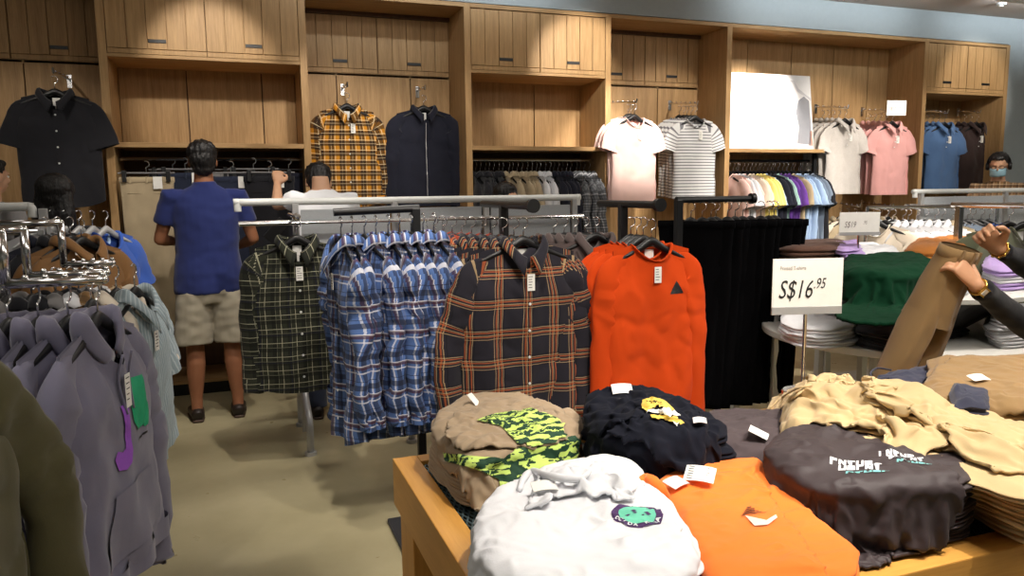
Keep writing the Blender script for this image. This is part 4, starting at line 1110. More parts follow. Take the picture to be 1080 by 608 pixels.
# pale blue short sleeve shirt
p = onY(139, 306, 2.9)
g, b, fy, tr = garment('short_sleeve_shirt', 'pale blue striped short-sleeve shirt hung right of the grey hoodies', 'shirt', lblue, 'shirt', L=.62, W=.46, S=.38, sleeve='short', slen=.2, seed=91, inner=True, buttons=False, tagx=0)
place(g, (p.x+.01, 2.9, p.z-.01), PI/2-.3); hanger((p.x+.01, 2.9, p.z-.02), PI/2-.3, 'black hanger of the pale blue shirt', 'hangers on the chrome racks', .17)
for k, (m_, d_) in enumerate(((creamf, 'cream'), (stripec, 'camel checked'), (whitef, 'white'), (greyf, 'grey'), (blackf, 'black'))):
    g = garment('shirt', d_+' shirt behind the pale blue one on the stepped chrome rack', 'shirt', m_, 'shirt', L=.62, W=.44, S=.37, sleeve='short', seed=92+k, simple=True, N=30, M=18)[0]
    q = (p.x-.045*(k+1), 2.88, p.z-.01); place(g, q, PI/2-.45); hanger((q[0], q[1], q[2]-.01), PI/2-.45, 'black hanger of the %s shirt behind the pale blue one' % d_, 'hangers on the chrome racks', .17)
# brown jacket and neighbours further back
p = onY(86, 250, 3.75)
g, b, fy, tr = garment('jacket', 'saddle brown collared jacket with sleeve hanging behind pale blue shirt', 'jacket', brownf, 'jacket', L=.70, W=.56, S=.46, slen=.62, seed=95, inner=True, tags=False, buttons=False, sl_out=.06)
place(g, (p.x, 3.75, p.z-.02), 1.0); hanger((p.x, 3.75, p.z-.03), 1.0, 'black hanger of the saddle brown jacket', 'hangers on the left long rack', .2)
for k, (m_, d_) in enumerate(((brownf, 'second saddle brown'), (blackf, 'black'), (navyf, 'dark navy'))):
    g = garment('jacket', d_+' jacket hanging behind the front brown jacket', 'jacket', m_, 'jacket', L=.72, W=.56, S=.46, slen=.62, seed=96+k, simple=True, N=36, M=20)[0]
    q = (p.x-.055*(k+1), 3.79+.04*(k+1), p.z-.015); place(g, q, 1.0); hanger((q[0], q[1], q[2]-.01), 1.0, 'black hanger of the %s jacket' % d_, 'hangers on the left long rack', .2)
for k, (m_, d_) in enumerate(((cobalt, 'cobalt blue'), (skyf, 'sky blue'), (greyf, 'grey'), (lgreyf, 'light grey'), (greyf, 'mid grey'), (lgreyf, 'pale marl grey'))):
    g = garment('t_shirt', d_+' top on the long rack behind the brown jacket', 't-shirt', m_, 'tee', L=.66, W=.50, S=.42, seed=99+k, simple=True, N=30, M=18)[0]
    q = onY(112-14*k, 243, 4.35); place(g, q, PI/2-.5); hanger(q+Vector((0, 0, -.01)), PI/2-.5, 'grey hanger of the %s top behind the brown jacket' % d_, 'hangers on the left long rack', .19, greymetal)
# dim garments between the chrome racks
for k, (m_, d_) in enumerate(((greyf, 'grey'), (blackf, 'black'), (whitef, 'white'), (charb, 'charcoal'), (greyf, 'ash grey'), (blackf, 'jet black'), (navyf, 'navy'), (charb, 'dark brown'))):
    q = Vector((-1.05+.075*k, 3.12, 1.05)); g = garment('shirt', d_+' shirt in the packed row left of the furthest chrome rack', 'shirt', m_, 'shirt', L=.68, W=.5, S=.42, seed=110+k, simple=True, N=28, M=16)[0]
    place(g, q, PI/2-.3); hanger(q+Vector((0, 0, -.01)), PI/2-.3, 'black hanger of the %s shirt in the packed left row' % d_, 'hangers on the chrome racks', .19)
long_rack('clothes_rack', -2.1, onY(33, 215, 4.05).x, 4.05, 1.37, 'long silver clothes rack at far left in front of two shoppers', (.15, .9, 1.3), panels=False)
# olive jacket close at the left edge
g, b, fy, tr = garment('jacket', 'large olive green jacket cut off by the left edge of the photo', 'jacket', olive, 'jacket', L=.76, W=.62, S=.50, slen=.70, sl_out=.17, seed=121, inner=True, tags=False, buttons=False, N=64, M=40, T=.075, fold=1.3)
place(g, (-.555, 1.42, 1.20), PI/2-.45); hanger((-.555, 1.42, 1.19), PI/2-.45, 'black hanger of the olive jacket', 'hangers on the chrome racks', .2)
g = garment('jacket', 'second olive jacket behind the large olive one at left edge', 'jacket', olive, 'jacket', L=.76, W=.62, S=.50, slen=.66, seed=122, simple=True, T=.06)[0]
place(g, (-.66, 1.44, 1.20), PI/2-.35); hanger((-.66, 1.44, 1.19), PI/2-.35, 'black hanger of the second olive jacket', 'hangers on the chrome racks', .2)
lrack('waterfall_rack', 'black-ended chrome rack carrying the olive jackets', [(-1.0, 1.43, 1.305), (-.50, 1.43, 1.305)])
up_ = Vector((0, 0, 1))
def pdrape(name, pts_px, z, m, par, trees, off=.002, me=.012):
    P = [onZ(x, y, z) for x, y in pts_px]; c = sum(P, Vector())/len(P)
    bm = poly_bm([(p.x-c.x, p.y-c.y) for p in P]); return drape(name, bm, m, par, trees, (c.x, c.y, z), (1, 0, 0), (0, 1, 0), (0, 0, -1), off, me)
def toppt(objs, px, py, z):
    p = onZ(px, py, z); h = bvh_of(objs).ray_cast(Vector((p.x, p.y, 2)), Vector((0, 0, -1)))[0]
    if h is None: h = Vector((p.x, p.y, z))
    return h
def surfpt(objs, px, py):
    h = bvh_of(objs).ray_cast(Vector((0, 0, H)), ray(px, py).normalized())[0]
    return h if h is not None else onZ(px, py, .86)
def tp(objs, pts, lift=.004): return [surfpt(objs, x, y)+Vector((0, 0, lift)) for x, y in pts]
def label_card(objs, px, py, w_, h_, ang, parent, lift=.008, tilt=.25, lines=5, nm='price_tag', bz=.003):
    c = surfpt(objs, px, py)+Vector((0, 0, lift)); ax = Vector((math.cos(ang), math.sin(ang), 0)); ay = Vector((-math.sin(ang)*math.cos(tilt), math.cos(ang)*math.cos(tilt), math.sin(tilt)))
    return card(nm, c, ax, ay, w_, h_, white_card, parent, lines=lines, bendz=bz)
def roll(name, pts, r, mat, parent, seed=0, flat=.8):
    bm = bmesh.new(); pp = smoothpath(pts, 6); n = len(pp)
    rr2 = [r*(.55+.45*math.sin(PI*i/(n-1)))*(1+.2*noise.noise(Vector((i*.4, seed, 0)))) for i in range(n)]
    tube(bm, pp, rr2, 12, flat=flat); return meshobj(name, bm, mat, parent, True)
def aim(name, bm, m, parent, objs, px, py, ax, ay, off=.0016, me=.006):
    """lay a print on the cloth where the pixel's sight line meets it"""
    p = surfpt(objs, px, py); return drape(name, bm, m, parent, bvh_of(objs), p, ax, ay, (0, 0, -1), off, me)
def dirs(a, k=1.0): return Vector((math.cos(a), math.sin(a), 0)), Vector((-math.sin(a), math.cos(a), 0))
def aniso(ang, seed, amp, fu=2.0, fv=22):
    ca, sa = math.cos(ang), math.sin(ang)
    def f(x, y):
        u, v = x*ca+y*sa, -x*sa+y*ca
        return amp*(noise.noise(Vector((u*fu+seed, v*fv, seed)))+.5*noise.noise(Vector((u*fu*2+seed, v*fv*2.1, seed+4))))
    return f


# ------------------------------------------------------------------ right side rack and tables
long_rack('clothes_rack', 5.32, 7.4, 4.75, 1.37, 'long white-railed clothes rack at right in front of the masked man', (.07, 1.05, 1.98))
wts = dict(L=.68, W=.5, S=.42, T=.035)
rr_ = [('w_cr', sg('shirt', 'shirt', creamf, 'tee', seed=130, **wts), 'cream tee')]*1+[('w_wh', sg('shirt', 'shirt', whitef, 'shirt', sleeve='short', seed=131, **wts), 'white shirt')]*7+\
      [('w_kh', sg('shirt', 'shirt', khaki, 'shirt', seed=132, sleeve='short', **wts), 'khaki shirt')]*1+[('w_sl', sg('t_shirt', 't-shirt', slatef, 'tee', seed=133, **wts), 'slate grey tee')]*2+\
      [('w_bk', sg('t_shirt', 't-shirt', blackf, 'tee', seed=134, **wts), 'black tee')]*2+[('w_co', sg('t_shirt', 't-shirt', cobalt, 'tee', seed=135, **wts), 'cobalt blue tee')]*2
rail_row(rr_, (4.32, 4.22, 1.27), (5.55, 4.22, 1.25), -PI/2+.55, 'the right rack behind the green sweaters', 'tops on the right rack', jit=.1, hw=.19)
e = empty('clothes_rack', (4.28, 4.22, 0), 0, 'chrome rail rack carrying white shirts behind the green sweaters', 'clothes rack')
for nm, a, c, r in (('rail', (0, 0, 1.27), (1.3, 0, 1.25), .012), ('post', (0, 0, .02), (0, 0, 1.27), .014), ('post', (1.3, 0, .02), (1.3, 0, 1.25), .014)):
    bm = bmesh.new(); rod(bm, a, c, r); meshobj(nm, bm, chrome, e)
bm = bmesh.new(); box(bm, -.15, 1.45, -.2, .2, 0, .02, .006); meshobj('base', bm, greymetal, e)
# small lower arms in the bay behind
for px_, lb in ((905, 'left'), (940, 'right')):
    p = onY(px_, 218, 5.75); arm_out(p.x, 6.13, p.z+.03, .4, 'low chrome display arm under the polos, %s one' % lb, .03)
    for k in range(3):
        g = garment('shirt', '%s beige shirt on the low %s arm under the polos' % (ORD[k], lb), 'shirt', creamf if k % 2 else khaki, 'polo', L=.6, W=.45, S=.38, seed=140+k, simple=True, N=28, M=16)[0]
        place(g, (p.x, 5.78+.1*k, p.z-.12), R_.uniform(-.1, .1)); hanger((p.x, 5.78+.1*k, p.z-.13), 0, 'black hanger, %s on the low %s arm under the polos' % (ORD[k], lb), 'hangers in the grey polo bay', .17)
# sage tee
p = onY(1080, 238, 3.0)
g, b, fy, tr = garment('t_shirt', 'sage green v-neck tee facing forward at the right edge', 't-shirt', sage, 'tee', L=.76, W=.56, S=.46, seed=151, inner=True, tags=False, T=.05, shape=.12)
place(g, (p.x, 3.0, p.z), -.1); hanger((p.x, 3.0, p.z-.01), -.35, 'black hanger of the sage green tee', 'garment hangers', .2)
for k in range(1):
    g2 = garment('t_shirt', 'sage green tee, %s behind the front sage tee at right edge' % ORD[k], 't-shirt', sage, 'tee', L=.74, W=.56, S=.46, seed=152+k, simple=True)[0]
    place(g2, (p.x+.02*k, 3.09+.08*k, p.z), -.4); hanger((p.x+.02*k, 3.09+.08*k, p.z-.01), -.4, 'black hanger of the %s sage tee behind the front one' % ORD[k], 'garment hangers', .2)
arm_rack('single_arm_rack', (p.x+.05, 3.45, 0), (p.x+.05, 3.5, p.z+.11), (p.x-.0, 2.96, p.z+.11), p.z+.12, 'chrome arm rack carrying the sage tees at right edge', m=chrome, group='chrome arm racks')

# round two-tier table
fz = onZ(945, 372, .70); TC = fz+(Vector((ray(945, 372).x, ray(945, 372).y, 0)).normalized()*.66)
tw = plain('white_laminate', srgb(222, 220, 214), .45); darkc = plain('dark_smoked_panel', srgb(34, 31, 30), .35)
e = empty('display_table', (TC.x, TC.y, 0), 0, 'round white two-tier display table with dark tapered core holding green sweaters', 'display table')
bm = bmesh.new(); tube(bm, [(0, 0, .665), (0, 0, .672), (0, 0, .695), (0, 0, .70)], [.655, .66, .66, .655], 72); meshobj('lower_tier', bm, tw, e)
bm = bmesh.new(); tube(bm, [(0, 0, .905), (0, 0, .91), (0, 0, .927), (0, 0, .93)], [.585, .59, .59, .585], 64); meshobj('upper_tier', bm, tw, e)
bm = bmesh.new(); tube(bm, [(0, 0, .70), (0, 0, .905)], [.26, .54], 48); meshobj('tapered_core', bm, darkc, e)
bm = bmesh.new(); tube(bm, [(0, 0, .02), (0, 0, .665)], [.12, .12], 32); meshobj('pedestal', bm, tw, e)
bm = bmesh.new(); tube(bm, [(0, 0, 0), (0, 0, .02)], [.42, .42], 48); meshobj('base', bm, tw, e)
def small_pile(kind, mat, px_out, z0, n, th, label, cat, group, amp=.004, step=(0, 0), **kw):
    kw.setdefault('nlay', 2); kw.setdefault('rollr', .5)
    for k in range(n):
        dx, dy = R_.uniform(-4, 4), 0
        o = slab(kind, mat if not isinstance(mat, list) else mat[k % len(mat)], [(x+dx+step[0]*k, y+step[1]*k) for x, y in px_out], z0+k*th*.93, th, seed=R_.random()*50, amp=amp, zpx=z0, NR=14, MP=90, ncr=3, nst=1, crh=.008, **kw)
        tag(o, label % (['bottom one', 'second from the bottom', 'third from the bottom', 'fourth from the bottom', 'fifth from the bottom'][k] if k < n-1 else 'top one'), cat, group)
small_pile('folded_sweater', greenf, [(888, 312), (896, 300), (925, 296), (962, 296), (982, 306), (974, 318), (935, 322), (900, 320)], .932, 3, .048, 'dark green folded sweater, %s of its stack on the round table', 'sweater', 'stack of green sweaters', amp=.010, step=(1, 0), nlay=1, wob=.016, rollr=1.0)
GS = [o for o in COL.objects if o.get('group') == 'stack of green sweaters']
for k, o in enumerate(GS): o['label'] = 'dark green folded sweater, %s layer above the round table' % ORD[k]
o = drape_cloth('folded_sweater', greenf, [(880, 292), (890, 272), (925, 262), (972, 266), (996, 284), (984, 298), (935, 302), (892, 300)], 1.075, 1.14, GS, seed=41, bump=.02, bfreq=7, res=.012, thick=.012, extra=aniso(.2, 4, .04, 2, 7), ztable=.932, bend=3)
tag(o, 'topmost dark green sweater folded over its stack', 'sweater', 'stack of green sweaters')
small_pile('folded_t_shirt', [whitef, lgreyf], [(968, 305), (985, 298), (1012, 298), (1022, 308), (1005, 318), (975, 318)], .932, 4, .032, 'pale folded tee, %s of the pile right of green sweaters', 't-shirt', 'white pile beside the green sweaters')
small_pile('folded_t_shirt', [lilac, whitef], [(1040, 300), (1046, 288), (1072, 284), (1096, 292), (1088, 304), (1056, 307)], .932, 3, .035, 'pale lilac folded tee, %s behind the held trousers', 't-shirt', 'lilac tees behind the held trousers')
small_pile('folded_t_shirt', [whitef], [(826, 358), (836, 345), (870, 342), (902, 352), (900, 364), (870, 369), (840, 366)], .702, 3, .035, 'crumpled white tee, %s on the lower tier at left', 't-shirt', 'crumpled white tees on the lower tier', amp=.012)
small_pile('folded_sweater', [blackf], [(907, 365), (918, 352), (955, 350), (985, 356), (984, 368), (945, 373)], .702, 3, .03, 'black folded sweater, %s on the lower tier below green stack', 'sweater', 'black folded sweaters on the lower tier')
small_pile('folded_t_shirt', [lgreyf, whitef], [(1042, 362), (1050, 348), (1075, 344), (1100, 352), (1090, 364), (1055, 368)], .702, 4, .032, 'pale grey folded tee, %s on the lower tier at right', 't-shirt', 'pale tees on the lower tier at right', amp=.006)
small_pile('folded_sweater', [blackf], [(965, 352), (985, 345), (1010, 346), (1015, 355), (985, 360)], .702, 3, .035, 'small black sweater, %s behind the held trousers', 'sweater', 'black sweaters behind the held trousers')
# square table further back with brown and lilac clothes
bt0 = onZ(850, 285, .95)
bt0 = onZ(852, 283, .962); e = empty('display_table', (bt0.x, bt0.y+.05, 0), 0, 'white square display table with brown and lilac clothes behind the price sign', 'display table')
bm = bmesh.new(); box(bm, -.34, .34, -.2, .2, .93, .96, .004); meshobj('table_top', bm, tw, e)
for sx_ in (-1, 1):
    for sy_ in (-1, 1):
        bm = bmesh.new(); box(bm, sx_*.31-.02, sx_*.31+.02, sy_*.17-.02, sy_*.17+.02, 0, .93, .003); meshobj('leg', bm, tw, e)
small_pile('folded_sweater', [choc], [(815, 287), (822, 280), (850, 277), (885, 278), (890, 285), (866, 289), (835, 290)], .962, 3, .05, 'chocolate brown folded sweater, %s behind the large price sign', 'sweater', 'brown folded sweaters', amp=.006)
small_pile('folded_t_shirt', [lilac], [(880, 285), (884, 279), (902, 279), (906, 287), (890, 290)], .962, 4, .036, 'lilac folded tee, %s beside the brown sweaters', 't-shirt', 'lilac tees beside the brown pile', amp=.01)
e = empty('display_table', (3.80, 3.80, 0), 0, 'white display table behind the green sweaters with an orange-brown jacket', 'display table')
bm = bmesh.new(); box(bm, -.42, .75, -.2, .2, .93, .96, .004); meshobj('table_top', bm, tw, e)
for sx_ in (-.39, .71):
    for sy_ in (-1, 1):
        bm = bmesh.new(); box(bm, sx_-.02, sx_+.02, sy_*.17-.02, sy_*.17+.02, 0, .93, .003); meshobj('leg', bm, tw, e)
o = slab('folded_jacket', fabric('amber_brown_suede', srgb(168, 104, 40), .85), [(955, 279), (968, 272), (1000, 268), (1030, 268), (1036, 276), (1012, 281), (978, 282)], .962, .115, seed=9, amp=.014, zpx=.962, NR=16, MP=80)
tag(o, 'amber brown jacket lying folded behind the green sweaters', 'jacket')
o = slab('folded_t_shirt', whitef, [(878, 280), (884, 272), (905, 270), (935, 271), (946, 279), (915, 284), (888, 284)], .962, .08, seed=19, amp=.016, zpx=.962, NR=16, MP=80); tag(o, 'white crumpled tees lying behind the green sweaters at left', 't-shirt')

# ------------------------------------------------------------------ signs
def price_sign(px_box, y, base_z, label, lines, yaw, cat='price sign', pole=True):
    (x0, y0), (x1, y1) = px_box; c = onY((x0+x1)/2, (y0+y1)/2, y); a = onY(x0, (y0+y1)/2, y); b_ = onY(x1, (y0+y1)/2, y)
    wd = (b_-a).length; ht = abs(onY((x0+x1)/2, y0, y).z-onY((x0+x1)/2, y1, y).z)
    wd *= .97
    e = empty('price_sign', (c.x, y, base_z), yaw, label, cat); cz = c.z-base_z
    bm = bmesh.new(); box(bm, -wd/2, wd/2, -.0015, .0015, cz-ht/2, cz+ht/2, .0004); meshobj('card', bm, white_card, e)
    if pole:
        bm = bmesh.new(); box(bm, -wd/2, wd/2, -.004, .004, cz-ht/2-.002, cz-ht/2+ht*.13, .001); meshobj('card_holder', bm, greymetal, e)
        bm = bmesh.new(); rod(bm, (0, .006, .012), (0, .006, cz-ht/2+.01), .0055, 12); meshobj('pole', bm, chrome, e)
        bm = bmesh.new(); tube(bm, [(0, .006, 0), (0, .006, .01), (0, .006, .012)], [.06, .06, .055], 32); meshobj('base', bm, chrome, e)
    for (s, fx, fz, size, m, sh) in lines:
        t = text_bm(s, size*ht, 'LEFT', sh, bold=-.0002*0)
        for v in t.verts: v.co.x *= (.68 if sh else .8)
        lettering('price_lettering', t, m, e, (-wd/2+fx*wd, -.0025, cz+ht/2-fz*ht), (1, 0, 0), (0, 0, 1))
    return e
price_sign(((820, 273), (883, 331)), 1.78, .80, 'large cream price card S$16.95 on a metal pole behind the beige trousers', [('S$16', .08, .57, .47, ink, .25), ('.95', .58, .46, .27, ink, .25), ('Printed T-shirts', .10, .17, .095, greyink, 0)], -.28)
price_sign(((889, 224), (924, 248)), 3.15, .932, 'small white price card S$19.95 on a pole beyond the green sweaters', [('S$19', .12, .55, .38, greyink, .25), ('.95', .58, .46, .22, greyink, .25)], -.3)
e = price_sign(((937, 106), (954, 122)), 5.58, 1.9, 'small white price card S$17.95 above the pink polo', [('S$17', .12, .55, .34, greyink, .2), ('.95', .60, .48, .22, greyink, .2)], -.25, pole=False)
bm = bmesh.new(); c_ = onY(945, 114, 5.58); rod(bm, (0, .006, c_.z-1.9), (0, .5, c_.z-1.9-.05), .004, 8); meshobj('card_clip', bm, chrome, e)

# poster leaning on the shelf
pa, pb = onY(769, 155, 5.80), onY(858, 156, 5.80); wd = pb.x-pa.x; ht = onY(800, 78, 5.92).z-ZS
e = empty('poster', (pa.x+wd/2, 5.80, ZS+.002), 0, 'large white poster standing on the shelf under a bright spotlight', 'poster')
bm = bmesh.new(); box(bm, -wd/2, wd/2, -.006, .006, 0, ht, .001); pb_ = meshobj('board', bm, plain('poster_paper', srgb(246, 246, 248), .5), e); pb_.rotation_euler = (-.13, 0, 0)
pg = plain('poster_grey_ink', srgb(150, 152, 160), .6); pk = plain('poster_pink_ink', srgb(214, 150, 130), .6)
for nm, pts, m in (('poster_figure_jacket', [(.30, .08), (.33, .30), (.30, .50), (.34, .66), (.41, .72), (.47, .66), (.48, .30), (.47, .06)], pg), ('poster_figure_skin', [(.44, .05), (.46, .24), (.49, .26), (.49, .05)], pk),
                   ('poster_line_drawing', [(.22, .93), (.28, .9), (.33, .78), (.45, .70), (.49, .66), (.49, .70), (.44, .74), (.35, .82), (.30, .93)], plain('poster_pale_ink', srgb(214, 214, 220), .6))):
    bm = poly_bm([(x*wd, z*ht) for x, z in pts]); o = lettering(nm, bm, m, pb_, (0, -.0075, 0), (1, 0, 0), (0, 0, 1))

# ------------------------------------------------------------------ front wooden table
TX0, TX1, TY0, TY1, TZ = .355, 2.42, .93, 1.84, .75
e = empty('display_table', (TX0, TY0, 0), 0, 'honey wood display table with metal mesh top loaded with folded clothes', 'display table')
LX, LY = TX1-TX0, TY1-TY0; rim = .062; fh = .12
bm = bmesh.new(); box(bm, 0, rim, 0, LY, TZ-fh, TZ, .003); meshobj('side_rail', bm, honeyy, e)
bm = bmesh.new(); box(bm, LX-rim, LX, 0, LY, TZ-fh, TZ, .003); meshobj('side_rail', bm, honeyy, e)
bm = bmesh.new(); box(bm, rim, LX-rim, 0, rim, TZ-fh, TZ, .003); meshobj('front_rail', bm, honey, e)
bm = bmesh.new(); box(bm, rim, LX-rim, LY-.045, LY, TZ-fh, TZ, .003); meshobj('back_rail', bm, honey, e)
for x in (.0, LX-.14):
    for y in (.02, LY-.16):
        bm = bmesh.new(); box(bm, x+.012, x+.13, y, y+.14, 0, TZ-fh, .003); meshobj('leg', bm, honeyz, e)
bm = bmesh.new(); box(bm, .03, LX-.03, .03, LY-.03, TZ-.10, TZ-.055); meshobj('tray_board', bm, plain('dark_tray', srgb(40, 44, 46), .6), e)
bm = bmesh.new(); box(bm, .02, LX-.02, .1, LY-.1, .10, .13, .003); meshobj('lower_shelf', bm, blackmetal, e)
meshm = plain('expanded_metal', srgb(112, 134, 140), .35, .6)
bm = bmesh.new(); zt_ = TZ-.012; p_ = .0135
nx = int((LX-2*rim)/p_); xl, xr, yl, yr = rim, LX-rim, rim, LY-.045
for s in (-1, 1):
    k = -int((yr-yl)/.03)-2
    while xl+k*p_ < xr+(yr-yl)*.5:
        xa = xl+k*p_; k += 1
        # rod running steeply across in y with lean s
        y0_, y1_ = yl, yr; x0_, x1_ = xa, xa+s*(yr-yl)*.42
        def clip(x, xo, yo, sl): return yo+(x-xo)/sl
        sl = s*.42
        for lim in (xl, xr):
            pass
        pts = []
        ya = y0_; yb = y1_
        if s > 0:
            if x0_ < xl: ya = yl+(xl-x0_)/.42
            if x1_ > xr: yb = yl+(xr-x0_)/.42
        else:
            if x0_ > xr: ya = yl+(x0_-xr)/.42
            if x1_ < xl: yb = yl+(x0_-xl)/.42
        if yb-ya < .01: continue
        a = Vector((x0_+sl*(ya-yl), ya, zt_+s*.0008)); b_ = Vector((x0_+sl*(yb-yl), yb, zt_+s*.0008)); d = (b_-a).normalized(); n_ = Vector((-d.y, d.x, 0))*.0017; h_ = Vector((0, 0, .0016))
        v = [bm.verts.new(q) for q in (a-n_-h_, a+n_-h_, a+n_+h_, a-n_+h_, b_-n_-h_, b_+n_-h_, b_+n_+h_, b_-n_+h_)]
        for f in ((3, 2, 6, 7), (0, 4, 5, 1), (0, 3, 7, 4), (1, 5, 6, 2)): bm.faces.new([v[i] for i in f])
meshobj('mesh_top', bm, meshm, e)

def stack(kind, mat, outline, n, th, label, cat, group, zb=TZ+.003, amp=.005, zref=None, shift=(0, 0), jitter=4, tops=None, **kw):
    """tables' piles: n folded pieces, the outline (pixels) taken at height zref"""
    res = []; zr_ = zref if zref is not None else zb
    for k in range(n):
        top = k == n-1
        dx, dy = R_.uniform(-jitter, jitter), R_.uniform(-jitter, jitter)*.6
        ol = [(x+dx+shift[0]*k+R_.uniform(-2, 2), y+dy+shift[1]*k+R_.uniform(-2, 2)) for x, y in (tops if (top and tops) else outline)]
        kk = dict(kw)
        if not top: kk.pop('creases', None); kk.pop('hump', None); kk.update(ncr=2, nst=0, NR=12)
        o = slab(kind, mat, ol, zb+k*th*.9, th*(1.1 if top else 1), seed=R_.random()*60, amp=amp*(1.25 if top else .6), zpx=zr_, **kk)
        pos = 'top one' if top else ['bottom one', 'second from bottom', 'third from bottom', 'fourth from bottom', 'fifth from bottom', 'sixth from bottom', 'seventh from bottom'][k]
        tag(o, label % pos, cat, group); res.append(o)
    return res
# sand tees with the green print (far left of the table)
A = stack('folded_t_shirt', tankhaki, [(456, 484), (464, 462), (490, 450), (540, 446), (580, 458), (606, 474), (608, 490), (580, 504), (545, 512), (515, 520), (495, 520), (474, 506)], 4, .028,
          'sand coloured folded tee with lime print, %s of its stack', 't-shirt', 'sand tees with green print', zref=.78, amp=.008)
for o in A: o['label'] = o['label'].replace('top one', 'fourth from the top')
for k, o in enumerate(A): o['label'] = 'sand coloured folded tee with lime print, %s layer from the table' % ORD[k]
camo = NT('lime_green_print', .8); co = camo.coord('Object', (14, 62, 62), (0, .2, .5)); n1 = camo.noise(co, 1.3, 2, .5)
camo.color(camo.mix(camo.math('GREATER_THAN', n1, .50), srgb(28, 66, 44), srgb(206, 232, 118)))
SA = drape_cloth('folded_t_shirt', tankhaki, [(446, 478), (462, 448), (500, 434), (540, 430), (585, 440), (622, 470), (632, 492), (590, 516), (535, 520), (496, 510), (466, 494)], .84, .90, A, seed=3, bump=.028, bfreq=8, extra=aniso(.5, 2, .05, 3, 9), bend=1.2)
tag(SA, 'sand coloured tee with lime print lying crumpled on top of its stack', 't-shirt', 'sand tees with green print')
S2 = drape_cloth('folded_t_shirt', tankhaki, [(464, 452), (475, 436), (520, 424), (562, 420), (590, 434), (602, 450), (560, 460), (515, 468), (480, 464)], .89, .96, A+[SA], seed=5, bump=.03, bfreq=11, extra=aniso(.2, 5, .035, 3, 12))
tag(S2, 'topmost sand coloured tee with its lime camouflage chest print showing', 't-shirt', 'sand tees with green print')
AA = A+[SA, S2]
def vdrape(name, pts_px, m, par, objs, off=.0025, me=.010):
    """a print cut to an outline and laid along the sight lines onto the cloth"""
    bm = poly_bm(pts_px)
    for _ in range(6):
        es = [e for e in bm.edges if e.calc_length() > me*400]
        if not es: break
        bmesh.ops.subdivide_edges(bm, edges=es, cuts=1); bmesh.ops.triangulate(bm, faces=[f for f in bm.faces if len(f.verts) > 3])
    tr = bvh_of(objs); miss = []
    for v in bm.verts:
        d = ray(v.co.x, v.co.y).normalized(); h, n, i, ds = tr.ray_cast(Vector((0, 0, H)), d)
        if h is None: miss.append(v)
        else: v.co = h-d*off+(n if n.dot(d) < 0 else -n)*off
    if miss: bmesh.ops.delete(bm, geom=miss, context='VERTS')
    return meshobj(name, bm, m, par, True)
vdrape('camouflage_print', [(503, 444), (518, 438), (560, 431), (580, 438), (606, 452), (608, 466), (585, 472), (552, 476), (540, 462), (528, 450)], camo.m, S2, [S2])
vdrape('camouflage_print', [(468, 478), (500, 482), (530, 484), (545, 474), (575, 468), (606, 460), (622, 474), (622, 494), (590, 512), (552, 526), (530, 528), (526, 506), (500, 494), (470, 487)], camo.m, SA, [SA])
label_card(AA, 500, 425, .022, .040, .6, S2, lines=0, nm='neck_label', tilt=.7)

# white tees
B = stack('folded_t_shirt', whitef, [(510, 574), (522, 550), (550, 532), (590, 514), (640, 508), (664, 514), (690, 548), (722, 590), (730, 625), (700, 650), (620, 660), (530, 645), (506, 610)], 4, .028,
          'white folded tee, %s of the big white stack at the table front', 't-shirt', 'white tees at the table front', zref=.80, amp=.005)
for k, o in enumerate(B): o['label'] = 'white folded tee, %s layer from the table in the front white stack' % ORD[k]
SB = drape_cloth('folded_t_shirt', whitef, [(470, 566), (486, 535), (520, 512), (556, 498), (610, 490), (664, 494), (700, 530), (748, 585), (765, 640), (700, 690), (560, 690), (480, 650)], .87, .93, B, seed=1, bump=.035, bfreq=7, extra=aniso(-.7, 3, .035, 2.5, 8))
tag(SB, 'topmost white tee with round aqua and purple emblem at the table front', 't-shirt', 'white tees at the table front')
S3 = drape_cloth('folded_t_shirt', whitef, [(545, 522), (556, 500), (580, 486), (640, 480), (668, 500), (680, 520), (640, 520), (600, 512), (575, 526)], .90, .96, B+[SB], seed=8, bump=.05, bfreq=14)
tag(S3, 'rumpled white tee behind the collar of the emblem tee', 't-shirt', 'white tees at the table front')
teal = plain('aqua_print', srgb(110, 208, 176), .7); purp = plain('deep_purple_print', srgb(74, 44, 96), .7)
ax, ay = dirs(-.45)
def ell(r1, r2, n=48): return [(r1*math.cos(2*PI*i/n), r2*math.sin(2*PI*i/n)) for i in range(n)]
LB = [SB, S3]
aim('emblem_ring', poly_bm(ell(.043, .036)), purp, SB, LB, 672, 542, ax, ay, .0016); aim('emblem_centre', poly_bm(ell(.031, .026)), teal, SB, LB, 672, 542, ax, ay, .0026)
ec = surfpt(LB, 672, 542); trB = bvh_of(LB); txt = 'OCIDA KONA'
for i, ch in enumerate(txt):
    if ch == ' ': continue
    a = math.radians(205+i*14.5); pos = ec+ax*.037*math.cos(a)+ay*.031*math.sin(a); ta = a+PI/2
    drape('emblem_letter', text_bm(ch, .010, bold=.0004), whitef, SB, trB, pos, ax*math.cos(ta)+ay*math.sin(ta), -ax*math.sin(ta)+ay*math.cos(ta), (0, 0, -1), .0036, .006)
for i in range(7):
    q = (R_.uniform(-.020, .020), R_.uniform(-.012, .018)); s_ = R_.uniform(.003, .006)
    drape('emblem_mark', poly_bm([(q[0]-s_, q[1]), (q[0], q[1]-s_*.4), (q[0]+s_, q[1]+s_*.3), (q[0]+s_*.2, q[1]+s_*.6)]), purp, SB, trB, ec, ax, ay, (0, 0, -1), .0036, .006)
roll('neck_rib', tp(LB, [(548, 520), (552, 508), (562, 500), (580, 505), (610, 508), (622, 500)], .004), .009, whitef, SB)
